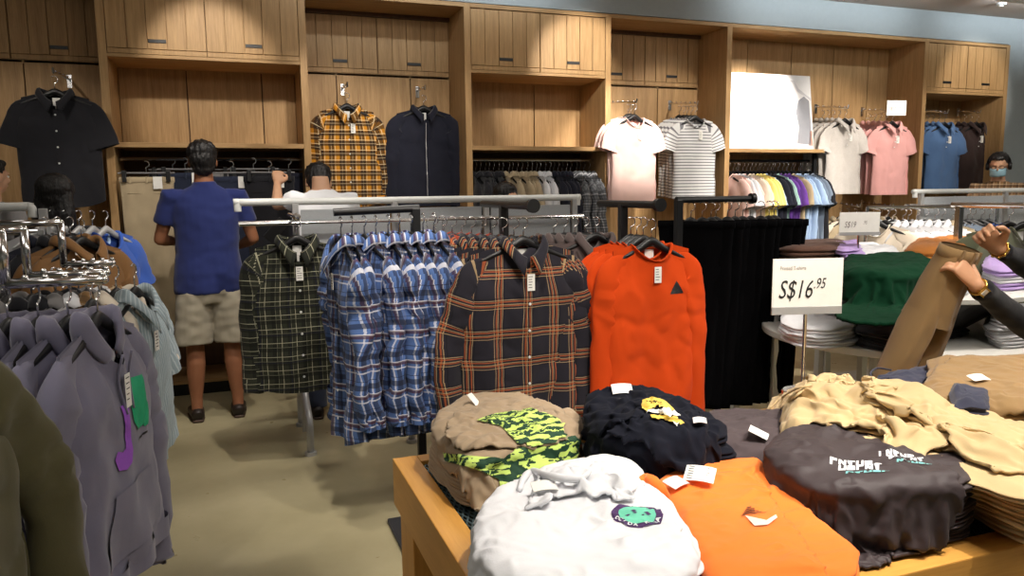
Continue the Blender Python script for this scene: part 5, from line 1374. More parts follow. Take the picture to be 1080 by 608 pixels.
label_card(LB, 574, 518, .045, .03, -.15, SB, lines=0, nm='neck_label', tilt=.2)

# navy tees
navj = fabric('ink_navy_jersey', srgb(20, 22, 32), .9, sheen=.02, spec=.12)
N_ = stack('folded_t_shirt', navj, [(624, 466), (640, 448), (664, 442), (700, 448), (735, 466), (764, 488), (768, 500), (735, 508), (690, 512), (655, 502), (632, 488)], 5, .029,
          'ink navy folded tee, %s of its stack', 't-shirt', 'ink navy tees with yellow print', zref=.80, amp=.008)
for k, o in enumerate(N_): o['label'] = 'ink navy folded tee, %s layer from the table behind white tees' % ORD[k]
SN = drape_cloth('folded_t_shirt', navj, [(596, 462), (612, 438), (650, 424), (700, 430), (750, 452), (790, 486), (780, 508), (720, 520), (660, 512), (610, 494)], .87, .94, N_, seed=2, bump=.045, bfreq=10, extra=aniso(-.4, 9, .03, 3, 12))
tag(SN, 'ink navy tee draped over its stack under the one with yellow print', 't-shirt', 'ink navy tees with yellow print')
SN2 = drape_cloth('folded_t_shirt', navj, [(606, 440), (622, 418), (660, 410), (700, 416), (740, 440), (765, 466), (730, 478), (680, 470), (640, 466)], .90, .98, N_+[SN], seed=12, bump=.05, bfreq=11, extra=aniso(-.5, 19, .03, 3, 12))
tag(SN2, 'topmost ink navy tee with yellow and white curved chest print', 't-shirt', 'ink navy tees with yellow print')
LN = [SN, SN2]; gold = plain('gold_print', srgb(222, 190, 84), .7)
vdrape('yellow_print', [(677, 432), (678, 423), (688, 419), (700, 423), (712, 434), (704, 433), (694, 428), (684, 430), (683, 434)], gold, SN2, LN, .003, .006)
vdrape('white_print', [(680, 434), (694, 432), (704, 431), (712, 434), (718, 440), (704, 438), (688, 437)], white_card, SN2, LN, .0035, .006)
vdrape('yellow_print', [(686, 439), (704, 438), (714, 440), (722, 447), (712, 447), (700, 443), (688, 442)], gold, SN2, LN, .003, .006)
vdrape('white_print', [(709, 445), (714, 448), (718, 446), (714, 451)], white_card, SN2, LN, .0035, .006)
ax, ay = dirs(-.25); aim('print_lettering', text_bm('ABO', .020), ink, SN2, LN, 690, 425, ax, ay, .0055)
label_card(LN, 656, 414, .050, .030, -.25, SN2, lines=0, nm='neck_label', tilt=.6)
label_card(LN, 738, 448, .028, .02, -.5, SN, lines=0, nm='neck_label', tilt=.3)

# orange tees
O_ = stack('folded_t_shirt', orange2, [(694, 534), (716, 522), (745, 516), (795, 512), (826, 545), (865, 585), (900, 615), (890, 640), (830, 660), (760, 655), (726, 600)], 4, .022,
          'light orange folded tee, %s of its stack', 't-shirt', 'light orange tees', zref=.78, amp=.004)
for k, o in enumerate(O_): o['label'] = 'light orange folded tee, %s layer from the table' % ORD[k]
SO = drape_cloth('folded_t_shirt', orange2, [(668, 520), (690, 504), (745, 498), (800, 498), (842, 548), (885, 600), (900, 640), (840, 670), (750, 660), (700, 580)], .85, .90, O_, seed=4, bump=.022, bfreq=7, extra=aniso(-.8, 33, .03, 2.2, 8))
tag(SO, 'topmost light orange tee with small brown triangle print and white tag', 't-shirt', 'light orange tees')
LO = [SO]
roll('neck_rib', tp(LO, [(672, 512), (682, 508), (694, 516), (704, 528)], .006), .012, orange2, SO)
label_card(LO, 738, 508, .058, .048, -.75, SO, lines=6, tilt=.3, lift=.014); label_card(LO, 713, 514, .045, .032, .35, SO, lines=0, tilt=.2, nm='neck_label', lift=.009)
dk = plain('brown_print', srgb(74, 40, 26), .7); ax, ay = dirs(-.35); pc = surfpt(LO, 792, 539); trO = bvh_of(LO)
for i in range(5): drape('triangle_print', poly_bm([(-.022+.0045*i, -.016+.0065*i), (.022-.0045*i, -.016+.0065*i), (.022-.0045*i, -.013+.0065*i), (-.022+.0045*i, -.013+.0065*i)]), dk, SO, trO, pc, ax, ay, (0, 0, -1), .002, .006)
vdrape('pale_print', [(786, 545), (800, 548), (808, 550), (818, 544), (820, 547), (810, 555), (796, 556)], creamf, SO, LO, .002)
# charcoal brown tees, two stacks
cdull = fabric('charcoal_brown_dull', srgb(78, 68, 70), .92, sheen=.03); csat = fabric('charcoal_brown_satin', srgb(56, 46, 48), .62, spec=.4, sheen=.02)
D1 = stack('folded_t_shirt', cdull, [(730, 464), (740, 452), (775, 448), (822, 454), (844, 470), (826, 490), (790, 498), (756, 488)], 3, .028, 'charcoal %s', 't-shirt', 'charcoal tees in the rear stack', zref=.79, amp=.006)
for k, o in enumerate(D1): o['label'] = 'charcoal folded tee, %s layer from the table in the rear stack' % ORD[k]
SD1 = drape_cloth('folded_t_shirt', cdull, [(712, 452), (735, 436), (790, 432), (840, 446), (860, 470), (830, 500), (780, 506), (735, 486)], .85, .90, D1, seed=6, bump=.025, bfreq=9)
tag(SD1, 'topmost charcoal tee of the rear stack between navy tees and beige trousers', 't-shirt', 'charcoal tees in the rear stack')
label_card([SD1], 800, 460, .045, .045, .8, SD1, lines=0, tilt=.4, nm='neck_label')
D2 = stack('folded_t_shirt', csat, [(806, 514), (820, 498), (855, 488), (900, 490), (955, 508), (1005, 528), (1022, 546), (1005, 556), (950, 562), (880, 562), (844, 554), (818, 536)], 5, .028, 'x %s', 't-shirt', 'dark brown tees with slogan print', zref=.79, amp=.006)
for k, o in enumerate(D2): o['label'] = 'dark brown folded tee, %s layer from the table in the printed stack' % ORD[k]
SD = drape_cloth('folded_t_shirt', csat, [(784, 500), (804, 474), (850, 460), (905, 466), (970, 486), (1035, 518), (1052, 540), (1010, 554), (950, 562), (870, 560), (812, 544)], .87, .93, D2, seed=7, bump=.03, bfreq=7, extra=aniso(-.45, 14, .04, 2.2, 9))
tag(SD, 'topmost dark brown tee with two blocky white slogan prints', 't-shirt', 'dark brown tees with slogan print')
GL = [[(0, 0), (.3, 0), (.3, .7), (.8, .7), (.8, 1), (0, 1)], [(0, 1), (.28, 1), (.28, .3), (.6, .3), (.6, 1), (.88, 1), (.88, 0), (0, 0)], [(0, 0), (.26, 0), (.26, .5), (.6, 0), (.86, 0), (.86, 1), (.6, 1), (.6, .5), (.26, 1), (0, 1)],
      [(0, 0), (.85, 0), (.85, .55), (.5, .55), (.5, .3), (.3, .3), (.3, .7), (.85, .7), (.85, 1), (0, 1)], [(.25, 0), (.55, 0), (.55, .7), (.85, .7), (.85, 1), (0, 1), (0, .7), (.25, .7)]]
tealp = plain('teal_print', srgb(120, 190, 190), .7)
def wordblock(px, py, a_, size, dy=.021):
    ax, ay = dirs(a_); pc = surfpt([SD], px, py); tr = bvh_of([SD])
    for i, m in enumerate((whitef, whitef, tealp)):
        h = size*(.74 if i < 2 else .25); w_ = size*.62
        for j in range(5):
            g = GL[(j*2+i) % 5]; x0 = (j-2.5)*w_*.98+(.01*i)
            drape('slogan_lettering', poly_bm([(x0+gx*w_+gy*h*.3, gy*h) for gx, gy in g]), m, SD, tr, pc-ay*dy*i*(1 if i < 2 else .80), ax, ay, (0, 0, -1), .002, .006)
wordblock(898, 492, -.50, .026); wordblock(946, 482, -.45, .022)

# ------------------------------------------------------------------ piles of trousers
def leg_outline(x0, y0, x1, y1, w0, w1, n=5, bow=0):
    dx, dy = x1-x0, y1-y0; L = math.hypot(dx, dy); nx_, ny_ = -dy/L, dx/L; a, b_ = [], []
    for i in range(n+1):
        t = i/n; w_ = lerp(w0, w1, t)/2; bx = bow*math.sin(PI*t); x, y = x0+dx*t+nx_*bx, y0+dy*t+ny_*bx
        a.append((x+nx_*w_, y+ny_*w_)); b_.append((x-nx_*w_, y-ny_*w_))
    return a+b_[::-1]
dd = onZ(1080, 500, .85)-onZ(820, 420, .85); drc = math.atan2(dd.y, dd.x)
def trouser_pile(specs, group, lab):
    res = []; n = len(specs)
    for k, (o_, z, th, m, amp) in enumerate(specs):
        o = slab('folded_trousers', m, o_, z, th, seed=200+k*3.3, amp=amp, zpx=z, MP=150, NR=24, dirang=drc, stretch=(3.5, 22), rollr=.7, ncr=8, nlay=2)
        tag(o, lab % (ORD[k]+' layer from the table'), 'trousers', group); res.append(o)
    return res
sp = []
for k in range(7):
    sp.append((leg_outline(812+6*k, 448-3.2*k, 1100, 540-7.0*k, 50, 72, bow=-7+2*k), TZ+.004+.018*k, .020, beige2 if k % 2 else beige, .006))
P1 = trouser_pile(sp, 'beige folded trousers in the long pile', 'beige folded trousers, %s in the long pile')
T1 = drape_cloth('folded_trousers', beige2, [(822, 446), (834, 424), (860, 408), (900, 418), (980, 446), (1100, 474), (1110, 502), (1060, 504), (980, 486), (900, 464), (846, 454)], .87, .93, P1, seed=21, bump=.02, bfreq=8, extra=aniso(drc, 3, .055, 1.4, 26), res=.009)
tag(T1, 'beige trousers draped along the pile with deep lengthwise folds', 'trousers', 'beige trousers on top of the pile')
T2 = drape_cloth('folded_trousers', beige, [(806, 430), (820, 408), (846, 392), (884, 394), (930, 418), (1000, 450), (1060, 474), (1010, 500), (930, 470), (860, 450), (815, 444)], .89, .97, P1+[T1], seed=22, bump=.025, bfreq=8, extra=aniso(drc, 13, .055, 1.4, 24), res=.009)
tag(T2, 'cream beige trousers with a drawstring, waist at the back left of the pile', 'trousers', 'beige trousers on top of the pile')
T3 = drape_cloth('folded_trousers', beige, [(884, 420), (896, 400), (930, 388), (990, 392), (1110, 420), (1120, 490), (1060, 488), (1000, 462), (930, 440)], .92, 1.01, P1+[T1, T2], seed=23, bump=.025, bfreq=7, extra=aniso(drc+.15, 23, .05, 1.4, 20), res=.009)
tag(T3, 'topmost cream beige trousers lying across the pile toward the right edge', 'trousers', 'beige trousers on top of the pile')
PA = P1+[T1, T2, T3]
def cord(pts, objs, parent, m=beige, r=.0028, lift=.004):
    bm = bmesh.new(); tube(bm, smoothpath(tp(objs, pts, lift), 6), r, 6); return meshobj('drawstring', bm, m, parent, True)
cord([(856, 408), (840, 412), (826, 420), (812, 432)], PA, T2); cord([(850, 406), (846, 414), (834, 424), (820, 436)], PA, T2)
cord([(915, 412), (908, 418), (914, 426), (928, 430)], PA, T3); cord([(915, 410), (930, 408), (946, 412)], PA, T3)
# navy drawstring shorts and tan trousers at the back right
nb_ = slab('folded_shorts', navyshort, [(922, 404), (940, 396), (985, 392), (1004, 398), (992, 410), (950, 416), (932, 414)], TZ+.004, .09, seed=311, amp=.006, zpx=TZ+.08, MP=90, NR=14); tag(nb_, 'ink blue folded shorts under the drawstring pair', 'shorts')
NS = drape_cloth('folded_shorts', navyshort, [(905, 404), (925, 390), (980, 384), (1020, 392), (1006, 412), (950, 422), (920, 416)], TZ+.11, TZ+.17, [nb_]+PA, seed=31, bump=.035, bfreq=11, res=.011); tag(NS, 'ink blue drawstring shorts lying behind the beige trousers', 'shorts')
cord([(940, 392), (925, 390), (918, 396), (926, 404), (938, 400)], [NS], NS, navyshort)
sp = [(leg_outline(990, 425, 1150, 440, 50, 60, bow=-3), TZ+.06, .05, tan, .008), (leg_outline(985, 415, 1150, 425, 46, 55, bow=-3), TZ+.11, .04, tan, .010), (leg_outline(1000, 402, 1150, 412, 36, 40, bow=-8), TZ+.16, .035, tan, .014)]
P4 = trouser_pile(sp[:2], 'tan trousers at the back right of the table', 'olive tan trousers, %s below the held pair')
for k, o in enumerate(P4): o['label'] = 'olive tan trousers, %s layer under the tagged tan pair' % ORD[k]
o = drape_cloth('folded_trousers', tan, [(968, 408), (985, 386), (1030, 376), (1110, 384), (1130, 420), (1060, 426), (1000, 424)], TZ+.16, TZ+.23, P4+[NS, nb_]+PA, seed=32, bump=.018, bfreq=7, res=.010, extra=aniso(.1, 8, .045, 2, 9), bend=2); P4.append(o)
tag(o, 'topmost tan trousers with a white tag at the back right of the table', 'trousers', 'tan trousers at the back right of the table')
label_card(P4, 1032, 402, .05, .03, -.1, P4[-1], lines=4, tilt=.3)
NS2 = slab('folded_shorts', navyshort, leg_outline(1005, 425, 1040, 428, 28, 20), TZ+.155, .02, seed=312, amp=.004, zpx=TZ+.155, MP=70, NR=10); tag(NS2, 'small ink blue folded piece under the white tag beside tan trousers', 'trousers')

# ------------------------------------------------------------------ people
skinm = {}
def skin(c, name):
    if name in MC: return MC[name]
    t = NT(name, .5, spec=.35); n = t.noise(t.coord(), 14, 4); t.color(t.mix(n, dark(c, .85), dark(c, 1.1)))
    t.b.inputs['Subsurface Weight'].default_value = .08; t.b.inputs['Subsurface Radius'].default_value = (.02, .008, .005)
    MC[name] = t.m; return t.m
skin_a = skin(srgb(150, 100, 72), 'tanned_skin'); skin_b = skin(srgb(196, 152, 122), 'light_skin')
hairm = NT('black_hair', .42, spec=.4); hn = hairm.noise(hairm.coord('Object', (60, 60, 12)), 3, 4); hairm.color(hairm.mix(hn, srgb(8, 8, 9), srgb(30, 27, 27))); hairm.bump(hn, .5, .01); hairm = hairm.m

def remesh(name, bm, m, parent, vox=.008, smooth=3, disp=None):
    me = bpy.data.meshes.new(name); bm.to_mesh(me); bm.free()
    o = bpy.data.objects.new(name, me); COL.objects.link(o)
    r = o.modifiers.new('r', 'REMESH'); r.mode = 'VOXEL'; r.voxel_size = vox; r.use_smooth_shade = True
    if smooth: s = o.modifiers.new('s', 'SMOOTH'); s.iterations = smooth; s.factor = .5
    dg = bpy.context.evaluated_depsgraph_get(); dg.update()
    me2 = bpy.data.meshes.new_from_object(o.evaluated_get(dg)); bpy.data.objects.remove(o); bpy.data.meshes.remove(me)
    if disp:
        nn = [v.normal.copy() for v in me2.vertices]
        for v, n in zip(me2.vertices, nn): v.co = v.co+n*disp(v.co)
    me2.name = name; me2.materials.clear(); me2.materials.append(m); me2.polygons.foreach_set('use_smooth', [True]*len(me2.polygons))
    o = bpy.data.objects.new(name, me2); return link(o, parent)
def loft(bm, secs, N=20):
    """secs: (x, y, z, rx, ry) horizontal elliptical sections, capped"""
    rings = []
    for (x, y, z, rx_, ry_) in secs:
        rings.append([bm.verts.new((x+rx_*math.cos(2*PI*k/N), y+ry_*math.sin(2*PI*k/N), z)) for k in range(N)])
    for a, b in zip(rings, rings[1:]):
        for k in range(N): bm.faces.new((a[k], a[(k+1) % N], b[(k+1) % N], b[k]))
    bm.faces.new(rings[0][::-1]); bm.faces.new(rings[-1])
def limb(bm, pts, rad, N=14): tube(bm, pts, rad, N); ball(bm, pts[0], rad[0] if not isinstance(rad[0], tuple) else rad[0][0], 12); ball(bm, pts[-1], rad[-1] if not isinstance(rad[-1], tuple) else rad[-1][0], 12)
def hand(bm, wrist, d, palmn, s=1.0, curl=.5, side=1, spread=.12, thumbcurl=.5, hl=.18):
    """d: direction wrist->fingers; palmn: palm-facing normal; side +1 thumb on a-side"""
    d = Vector(d).normalized(); n = Vector(palmn); n = (n-d*n.dot(d)).normalized(); a = d.cross(n).normalized()*side; w = Vector(wrist)
    # palm as chain of flattened ellipses
    tube(bm, [w-d*.01*s, w+d*.02*s, w+d*.05*s, w+d*.085*s, w+d*.095*s], [(.024*s, .019*s), (.030*s, .018*s), (.038*s, .016*s), (.040*s, .014*s), (.034*s, .011*s)], 16, ref=n)
    lens = [.070, .078, .073, .058]; offs = [.028, .0095, -.0095, -.027]
    for i in range(4):
        p = w+d*.083*s+a*offs[i]*s; fd = (d+a*spread*(1.5-i)*.6).normalized(); pts = [p-fd*.02*s, p]; ang = 0; L = lens[i]*s; cu = curl[i] if isinstance(curl, (list, tuple)) else curl
        for f_, an in ((.45, cu*1.1), (.32, cu*1.3), (.25, cu*.9)):
            ang += an; p = p+(fd*math.cos(ang)+n*math.sin(ang))*L*f_; pts.append(p)
        rr = [.0095*s, .0095*s, .0088*s, .008*s, .0068*s]; limb(bm, pts, rr, 10)
    p0 = w+d*.022*s+a*.024*s; t1 = p0+(d*.55+a*.75+n*.25).normalized()*.042*s; t2 = t1+(d*.85+a*(.45-.6*thumbcurl)+n*.5*thumbcurl).normalized()*.032*s; t3 = t2+(d*.9+a*(.2-.8*thumbcurl)+n*.6*thumbcurl).normalized()*.026*s
    limb(bm, [p0-d*.01*s, t1, t2, t3], [.015*s, .012*s, .0105*s, .008*s], 10)
def person(label, loc, yaw, h=1.70, sk=None, larm=None, rarm=None, top=None, topname='shirt', bottom=None, botname='trousers', short=False, sleeve=.55, hair='short', mask=False, headturn=0, headtilt=0, shoes=None,
           vox=.009, lean=0, handkw=None, stance=.10, topcol=None, longsleeve=False, loafers=False, wide=1.0, tilt=0, drop=0):
    """arms: (elbow, wrist, hand direction, palm normal) in the figure's own frame, facing -Y, height 1.70"""
    e = empty('person', loc, yaw, label, 'person'); e.scale = (h/1.70,)*3; e.rotation_euler = (tilt, 0, yaw)
    sk = sk or skin_b; W = wide
    def L(z):  # forward lean of the upper body
        return -lean*max(0, z-.92)**1.0
    bm = bmesh.new()
    tors = [(0, .0, .80, .10*W, .09), (0, .01, .86, .160*W, .115), (0, .01, .93, .168*W, .118), (0, .0, 1.02, .148*W, .102), (0, -.0, 1.10, .142*W, .100), (0, 0, 1.22, .160*W, .110), (0, .0, 1.32, .172*W, .108), (0, .005, 1.39, .160*W, .085), (0, .01, 1.425, .10*W, .065), (0, .012, 1.45, .062, .058), (0, .008, 1.50, .055, .055), (0, .0, 1.54, .052, .052)]
    loft(bm, [(x, y+L(z), z, a, b) for x, y, z, a, b in tors])
    hc = Vector((0, -.01+L(1.6)*1.05-drop*.8, 1.60-drop)); hr = Matrix.Rotation(headturn, 3, 'Z') @ Matrix.Rotation(headtilt, 3, 'X')
    def hp(x, y, z): return hc+hr @ Vector((x, y, z))
    def hball(c, r, s3):
        g = bmesh.ops.create_uvsphere(bm, u_segments=20, v_segments=14, radius=r)
        for v in g['verts']: v.co = hc+hr @ (Vector((v.co.x*s3[0], v.co.y*s3[1], v.co.z*s3[2]))+Vector(c))
    hball((0, .008, .022), .082, (.90, 1.12, 1.0)); hball((0, -.028, -.035), .06, (.92, .95, 1.05)); hball((0, -.058, -.07), .026, (1.0, .8, .8))
    hball((0, -.098, -.018), .012, (.9, 1.2, 1.4)); hball((0, -.088, .006), .008, (.8, 1, 2.4)); hball((0, -.087, -.052), .014, (1.4, .5, .4))
    for s in (-1, 1): hball((s*.077, .006, -.012), .022, (.35, .8, 1.35)); hball((s*.03, -.085, .022), .014, (1.3, .5, .4)); hball((s*.034, -.07, -.02), .02, (1, .8, .9))
    armd = {}
    for s, A in ((1, larm), (-1, rarm)):   # person's left is +x when facing -y
        sh = Vector((s*.175*W, .005+L(1.385), 1.385))
        if A is None: A = ((s*.225*W, .03, 1.10), (s*.225*W, -.04, .86), (0, -.1, -1), (-s, 0, 0))
        el, wr = Vector(A[0]), Vector(A[1]); armd[s] = (sh, el, wr)
        limb(bm, [sh-Vector((s*.04, 0, -.002)), sh-Vector((s*.005, 0, .008)), lerp(sh, el, .35), lerp(sh, el, .8), el], [.040, .045, .045, .038, .036])
        limb(bm, [el, lerp(el, wr, .25), lerp(el, wr, .7), wr], [.035, .037, .029, .024])
        hk = dict(curl=.45); hk.update((handkw or {}).get(s, {})); hand(bm, wr, A[2], A[3], 1.0, side=-s if 'side' not in hk else hk.pop('side'), **hk)
    for s in (-1, 1):
        x = s*.088*W; fx = s*stance
        limb(bm, [(x, .01, .86), (x, .005, .74), (lerp(x, fx, .4), 0, .60), (lerp(x, fx, .55), -.005, .48), (lerp(x, fx, .6), .012, .36), (lerp(x, fx, .8), .015, .28), (fx, .015, .14), (fx, .02, .08)], [.088, .086, .068, .052, .056, .052, .036, .034])
        limb(bm, [(fx, .035, .05), (fx, -.02, .05), (fx*1.08, -.10, .035), (fx*1.12, -.16, .025)], [.034, .038, .036, .026])
    remesh('body', bm, sk, e, vox, 2)
    # hair
    def hairball(bm, c, r, s3):
        g = bmesh.ops.create_uvsphere(bm, u_segments=24, v_segments=16, radius=r)
        for v in g['verts']: v.co = hc+hr @ (Vector((v.co.x*s3[0], v.co.y*s3[1], v.co.z*s3[2]))+Vector(c))
    bm = bmesh.new(); hb_ = 1.22 if hair == 'long' else 1.05; hairball(bm, (0, .028, .045), .083*hb_, (.98, 1.06, .92)); hairball(bm, (0, .046, -.0), .078*(1.1 if hair == 'long' else 1), (1.0, .95, 1.0)); hairball(bm, (0, -.025, .078), .05, (1.2, 1.1, .6))
    if hair == 'short': hairball(bm, (0, .052, -.055), .055, (1.15, .75, .85))
    if hair == 'long':
        for s in (-1, 0, 1): loft(bm, [(hc.x+s*.06, hc.y+.08, hc.z-.36, .03, .02), (hc.x+s*.06, hc.y+.085, hc.z-.3, .06, .03), (hc.x+s*.055, hc.y+.07, hc.z-.1, .06, .05), (hc.x+s*.04, hc.y+.04, hc.z+.03, .055, .06)])
    def hd(p): return (.004 if hair == 'long' else .008)*noise.noise(Vector((p.x*55, p.y*55, p.z*9)))+.003*noise.noise(p*80)
    remesh('hair', bm, hairm, e, .006, 1, hd)
    if mask:
        bm = bmesh.new(); n = 12; vv = []
        for i in range(n+1):
            a = lerp(-1.25, 1.25, i/n); vv.append([bm.verts.new(hp(.070*math.sin(a)*(1-.06*abs(z_)*8), -.036-.066*math.cos(a)*(1-(z_+.045)**2*60), z_)) for z_ in (-.012, -.03, -.05, -.07, -.088)])
        for i in range(n):
            for j in range(4): bm.faces.new((vv[i][j], vv[i+1][j], vv[i+1][j+1], vv[i][j+1]))
        o = meshobj('face_mask', bm, plain('pale_blue_mask', srgb(150, 190, 206), .7), e, True); md = o.modifiers.new('t', 'SOLIDIFY'); md.thickness = .002
    else:
        for s in (-1, 1):
            bm = bmesh.new(); ball(bm, hp(s*.03, -.078, .002), .009, 10, (1.3, .8, .8)); meshobj('eye', bm, white_card, e, True)
            bm = bmesh.new(); ball(bm, hp(s*.03, -.0850, .002), .0045, 8); meshobj('iris', bm, ink, e, True)
    def cloth(amp=.008, f=8): return lambda p: amp*(noise.noise(Vector((p.x*f, p.y*f, p.z*f*.6)))+.6*noise.noise(Vector((p.x*f*2, p.y*f*2, p.z*f*2.5))))
    if top:
        bm = bmesh.new(); zb = .845 if not short else .80
        g = .018
        ts = [(0, 0, zb, .188*W, .140), (0, .0, zb+.02, .190*W, .142), (0, 0, .93, .184*W, .134), (0, 0, 1.05, .170*W, .12), (0, 0, 1.15, .172*W, .12), (0, 0, 1.25, .180*W, .125), (0, 0, 1.33, .186*W, .118), (0, .005, 1.385, .166*W, .096), (0, .01, 1.425, .120*W, .078), (0, .012, 1.455, .074, .067)]
        loft(bm, [(x, y+L(z), z, a, b) for x, y, z, a, b in ts], 28)
        for s in (1, -1):
            sh, el, wr = armd[s]
            if longsleeve: pts = [sh-Vector((s*.05, 0, .005)), sh+Vector((s*.005, 0, .005)), lerp(sh, el, .35), lerp(sh, el, .8), el, lerp(el, wr, .3), lerp(el, wr, .93)]; rd = [.06, .066, .060, .052, .05, .047, .036]
            else: pts = [sh-Vector((s*.05, 0, .005)), sh+Vector((s*.005, 0, .005)), lerp(sh, el, .3), lerp(sh, el, sleeve*.9), lerp(sh, el, sleeve)]; rd = [.056, .060, .060, .062, .063]
            tube(bm, pts, rd, 20); ball(bm, sh-Vector((s*.012, 0, .006)), .058, 16)
        if top is polo_navy: tube(bm, [(0, .012+L(1.45), 1.445), (0, .012+L(1.48), 1.475)], [.072, .064], 20)
        remesh(topname, bm, top, e, .008, 2, cloth(.007))
    if bottom:
        bm = bmesh.new(); loft(bm, [(0, 0, .74, .172*W, .115), (0, .005, .80, .184*W, .130), (0, .005, .88, .176*W, .124), (0, 0, .94, .15*W, .105)], 28)
        for s in (-1, 1):
            x = s*.088*W; fx = s*stance
            if short: tube(bm, [(x, .005, .80), (x*1.05, .005, .72), (x*1.14, .0, .62), (x*1.22, 0, .50), (x*1.22, 0, .485)], [(.100, .115), (.104, .115), (.108, .108), (.112, .112), (.110, .110)], 22)
            else: tube(bm, [(x, .005, .84), (x, .005, .74), (lerp(x, fx, .4), 0, .60), (lerp(x, fx, .5), 0, .46), (lerp(x, fx, .8), .01, .25), (fx, .01, .07)], [.098, .098, .084, .073, .068, .066], 22)
        remesh(botname, bm, bottom, e, .008, 2, cloth(.009, 9))
    for s in (-1, 1):
        bm = bmesh.new(); fx = s*stance
        tube(bm, [(fx, .085, .04), (fx, .07, .045), (fx, .02, .045), (fx*1.05, -.06, .042), (fx*1.10, -.14, .034), (fx*1.12, -.185, .028), (fx*1.12, -.20, .022)], [(.025, .03), (.038, .038), (.042, .040), (.047, .038), (.047, .03), (.036, .022), (.015, .012)], 20, ref=(0, 0, 1))
        sh_ = remesh('shoe', bm, shoes or plain('dark_brown_leather', srgb(34, 24, 20), .5), e, .006, 2)
        bm = bmesh.new(); tube(bm, [(fx, .09, .008), (fx, .02, .008), (fx*1.05, -.06, .008), (fx*1.10, -.14, .008), (fx*1.12, -.2, .008)], [(.03, .008), (.042, .008), (.048, .008), (.048, .008), (.02, .008)], 16, ref=(0, 0, 1)); meshobj('sole', bm, plain('shoe_sole', srgb(70, 52, 40), .7), sh_, True)
    return e, hp

# man in the blue polo, seen from behind (faces the wall, +Y => yaw pi)
mp = onZ(237, 437, 0)
person('man in a navy blue polo shirt, stone shorts and brown loafers facing the wall shelves', (-.13, 5.08, 0), PI+.06, h=1.72, sk=skin_a, top=polo_navy, topname='polo_shirt', bottom=shortgrey, botname='shorts', short=True,
       larm=((.265, -.05, 1.13), (.17, -.28, 1.10), (-.35, -1, .1), (0, 0, -1)), rarm=((-.270, -.03, 1.12), (-.20, -.27, 1.06), (.35, -1, .1), (0, 0, -1)), vox=.007, stance=.12, sleeve=.62, wide=1.08, headtilt=.18)
# shopper in white leaning with raised arm behind the long rack
ph = onY(338, 195, 5.0)
person('person in a white sleeveless top stooping with one arm raised to a chrome hook', (ph.x, 4.85, 0), PI, h=1.68, sk=skin_b, top=whitef, topname='white_top', bottom=denimd,
       lean=.25, hair='short', drop=.10, larm=((.27, -.20, 1.36), (.25, -.42, 1.50), (-.1, -.6, .8), (0, -.6, -.6)), rarm=((-.23, -.2, 1.12), (-.05, -.40, 1.10), (.3, -1, .2), (0, 0, -1)), sleeve=.3, headtilt=.5)
# short shopper behind the rack, only the top of the head shows
pw = onY(534, 205, 5.0)
person('person with black hair standing behind the white rack rail in the centre', (pw.x, 5.0, 0), .35, h=1.45, top=navyf, bottom=denimd, hair='long')
# two shoppers at far left
pw = onY(59, 200, 4.45)
person('person with long straight black hair seen from behind at left', (pw.x, 4.45, 0), PI-.2, h=1.50, top=blackf, bottom=denimd, hair='long')
pw = onY(-4, 190, 5.0)
person('person with short black hair cut off by the left edge', (pw.x-.03, 5.0, 0), PI/2+.9, h=1.62, top=greyf, bottom=denimd, larm=((.22, -.1, 1.12), (.15, -.32, 1.22), (-.3, -1, .2), (0, 0, -1)))
# masked man with headphones
pm = onY(1046, 180, 5.25)
e, hp = person('man in a blue face mask, glasses and black headphones wearing a brown checked shirt', (pm.x+.10, 5.25, 0), -1.0, h=1.70, top=checkobj, topname='checked_shirt', bottom=denimd, mask=True, headtilt=.25, lean=.12,
       larm=((.24, -.10, 1.14), (.10, -.34, 1.24), (-.5, -.8, .3), (0, 0, -1)), rarm=((-.24, -.10, 1.14), (-.10, -.34, 1.24), (.5, -.8, .3), (0, 0, -1)), longsleeve=True)
bm = bmesh.new(); tube(bm, [hp(.092*math.cos(a), .012, .02+.098*math.sin(a)) for a in [PI*k/16 for k in range(17)]], .008, 8); hb = meshobj('headphone_band', bm, blackplastic, e, True)
for s in (-1, 1): bm = bmesh.new(); tube(bm, [hp(s*.075, .01, -.01), hp(s*.088, .01, -.01), hp(s*.105, .01, -.01)], [.03, .038, .032], 18); meshobj('ear_cup', bm, blackplastic, e, True)
bm = bmesh.new()
for s in (-1, 1): tube(bm, [hp(s*.032+.021*math.cos(2*PI*k/16), -.098+.004, .004+.016*math.sin(2*PI*k/16)) for k in range(17)], .0018, 6)
tube(bm, [hp(-.012, -.1, .006), hp(.012, -.1, .006)], .0018, 6)
for s in (-1, 1): tube(bm, [hp(s*.053, -.094, .006), hp(s*.078, -.01, .006)], .0018, 6)
meshobj('glasses', bm, blackmetal, e)
ph_ = bpy.data.objects.new('x', None); bpy.data.objects.remove(ph_)
# arms at the right: person holding up the tan trousers
WR, WL = atD(1029, 301, 2.42), atD(1052, 262, 2.55)
body = Vector((3.02, 1.72, 0)); yw = -PI/2-.12
hh = 1.62/1.70
inv = Matrix.Translation(body) @ Matrix.Rotation(yw, 4, 'Z') @ Matrix.Scale(hh, 4); inv = inv.inverted()
kR, kL = atD(1005, 272, 2.42), atD(1030, 238, 2.52)   # knuckles
# person's right hand is toward +Y or -Y? facing -X, right side is +Y
def loc_(p): return inv @ p
def dirl(v): return (Matrix.Rotation(-yw, 3, 'Z') @ v)
near_e = atD(1092, 352, 2.62); far_e = atD(1112, 296, 2.75)
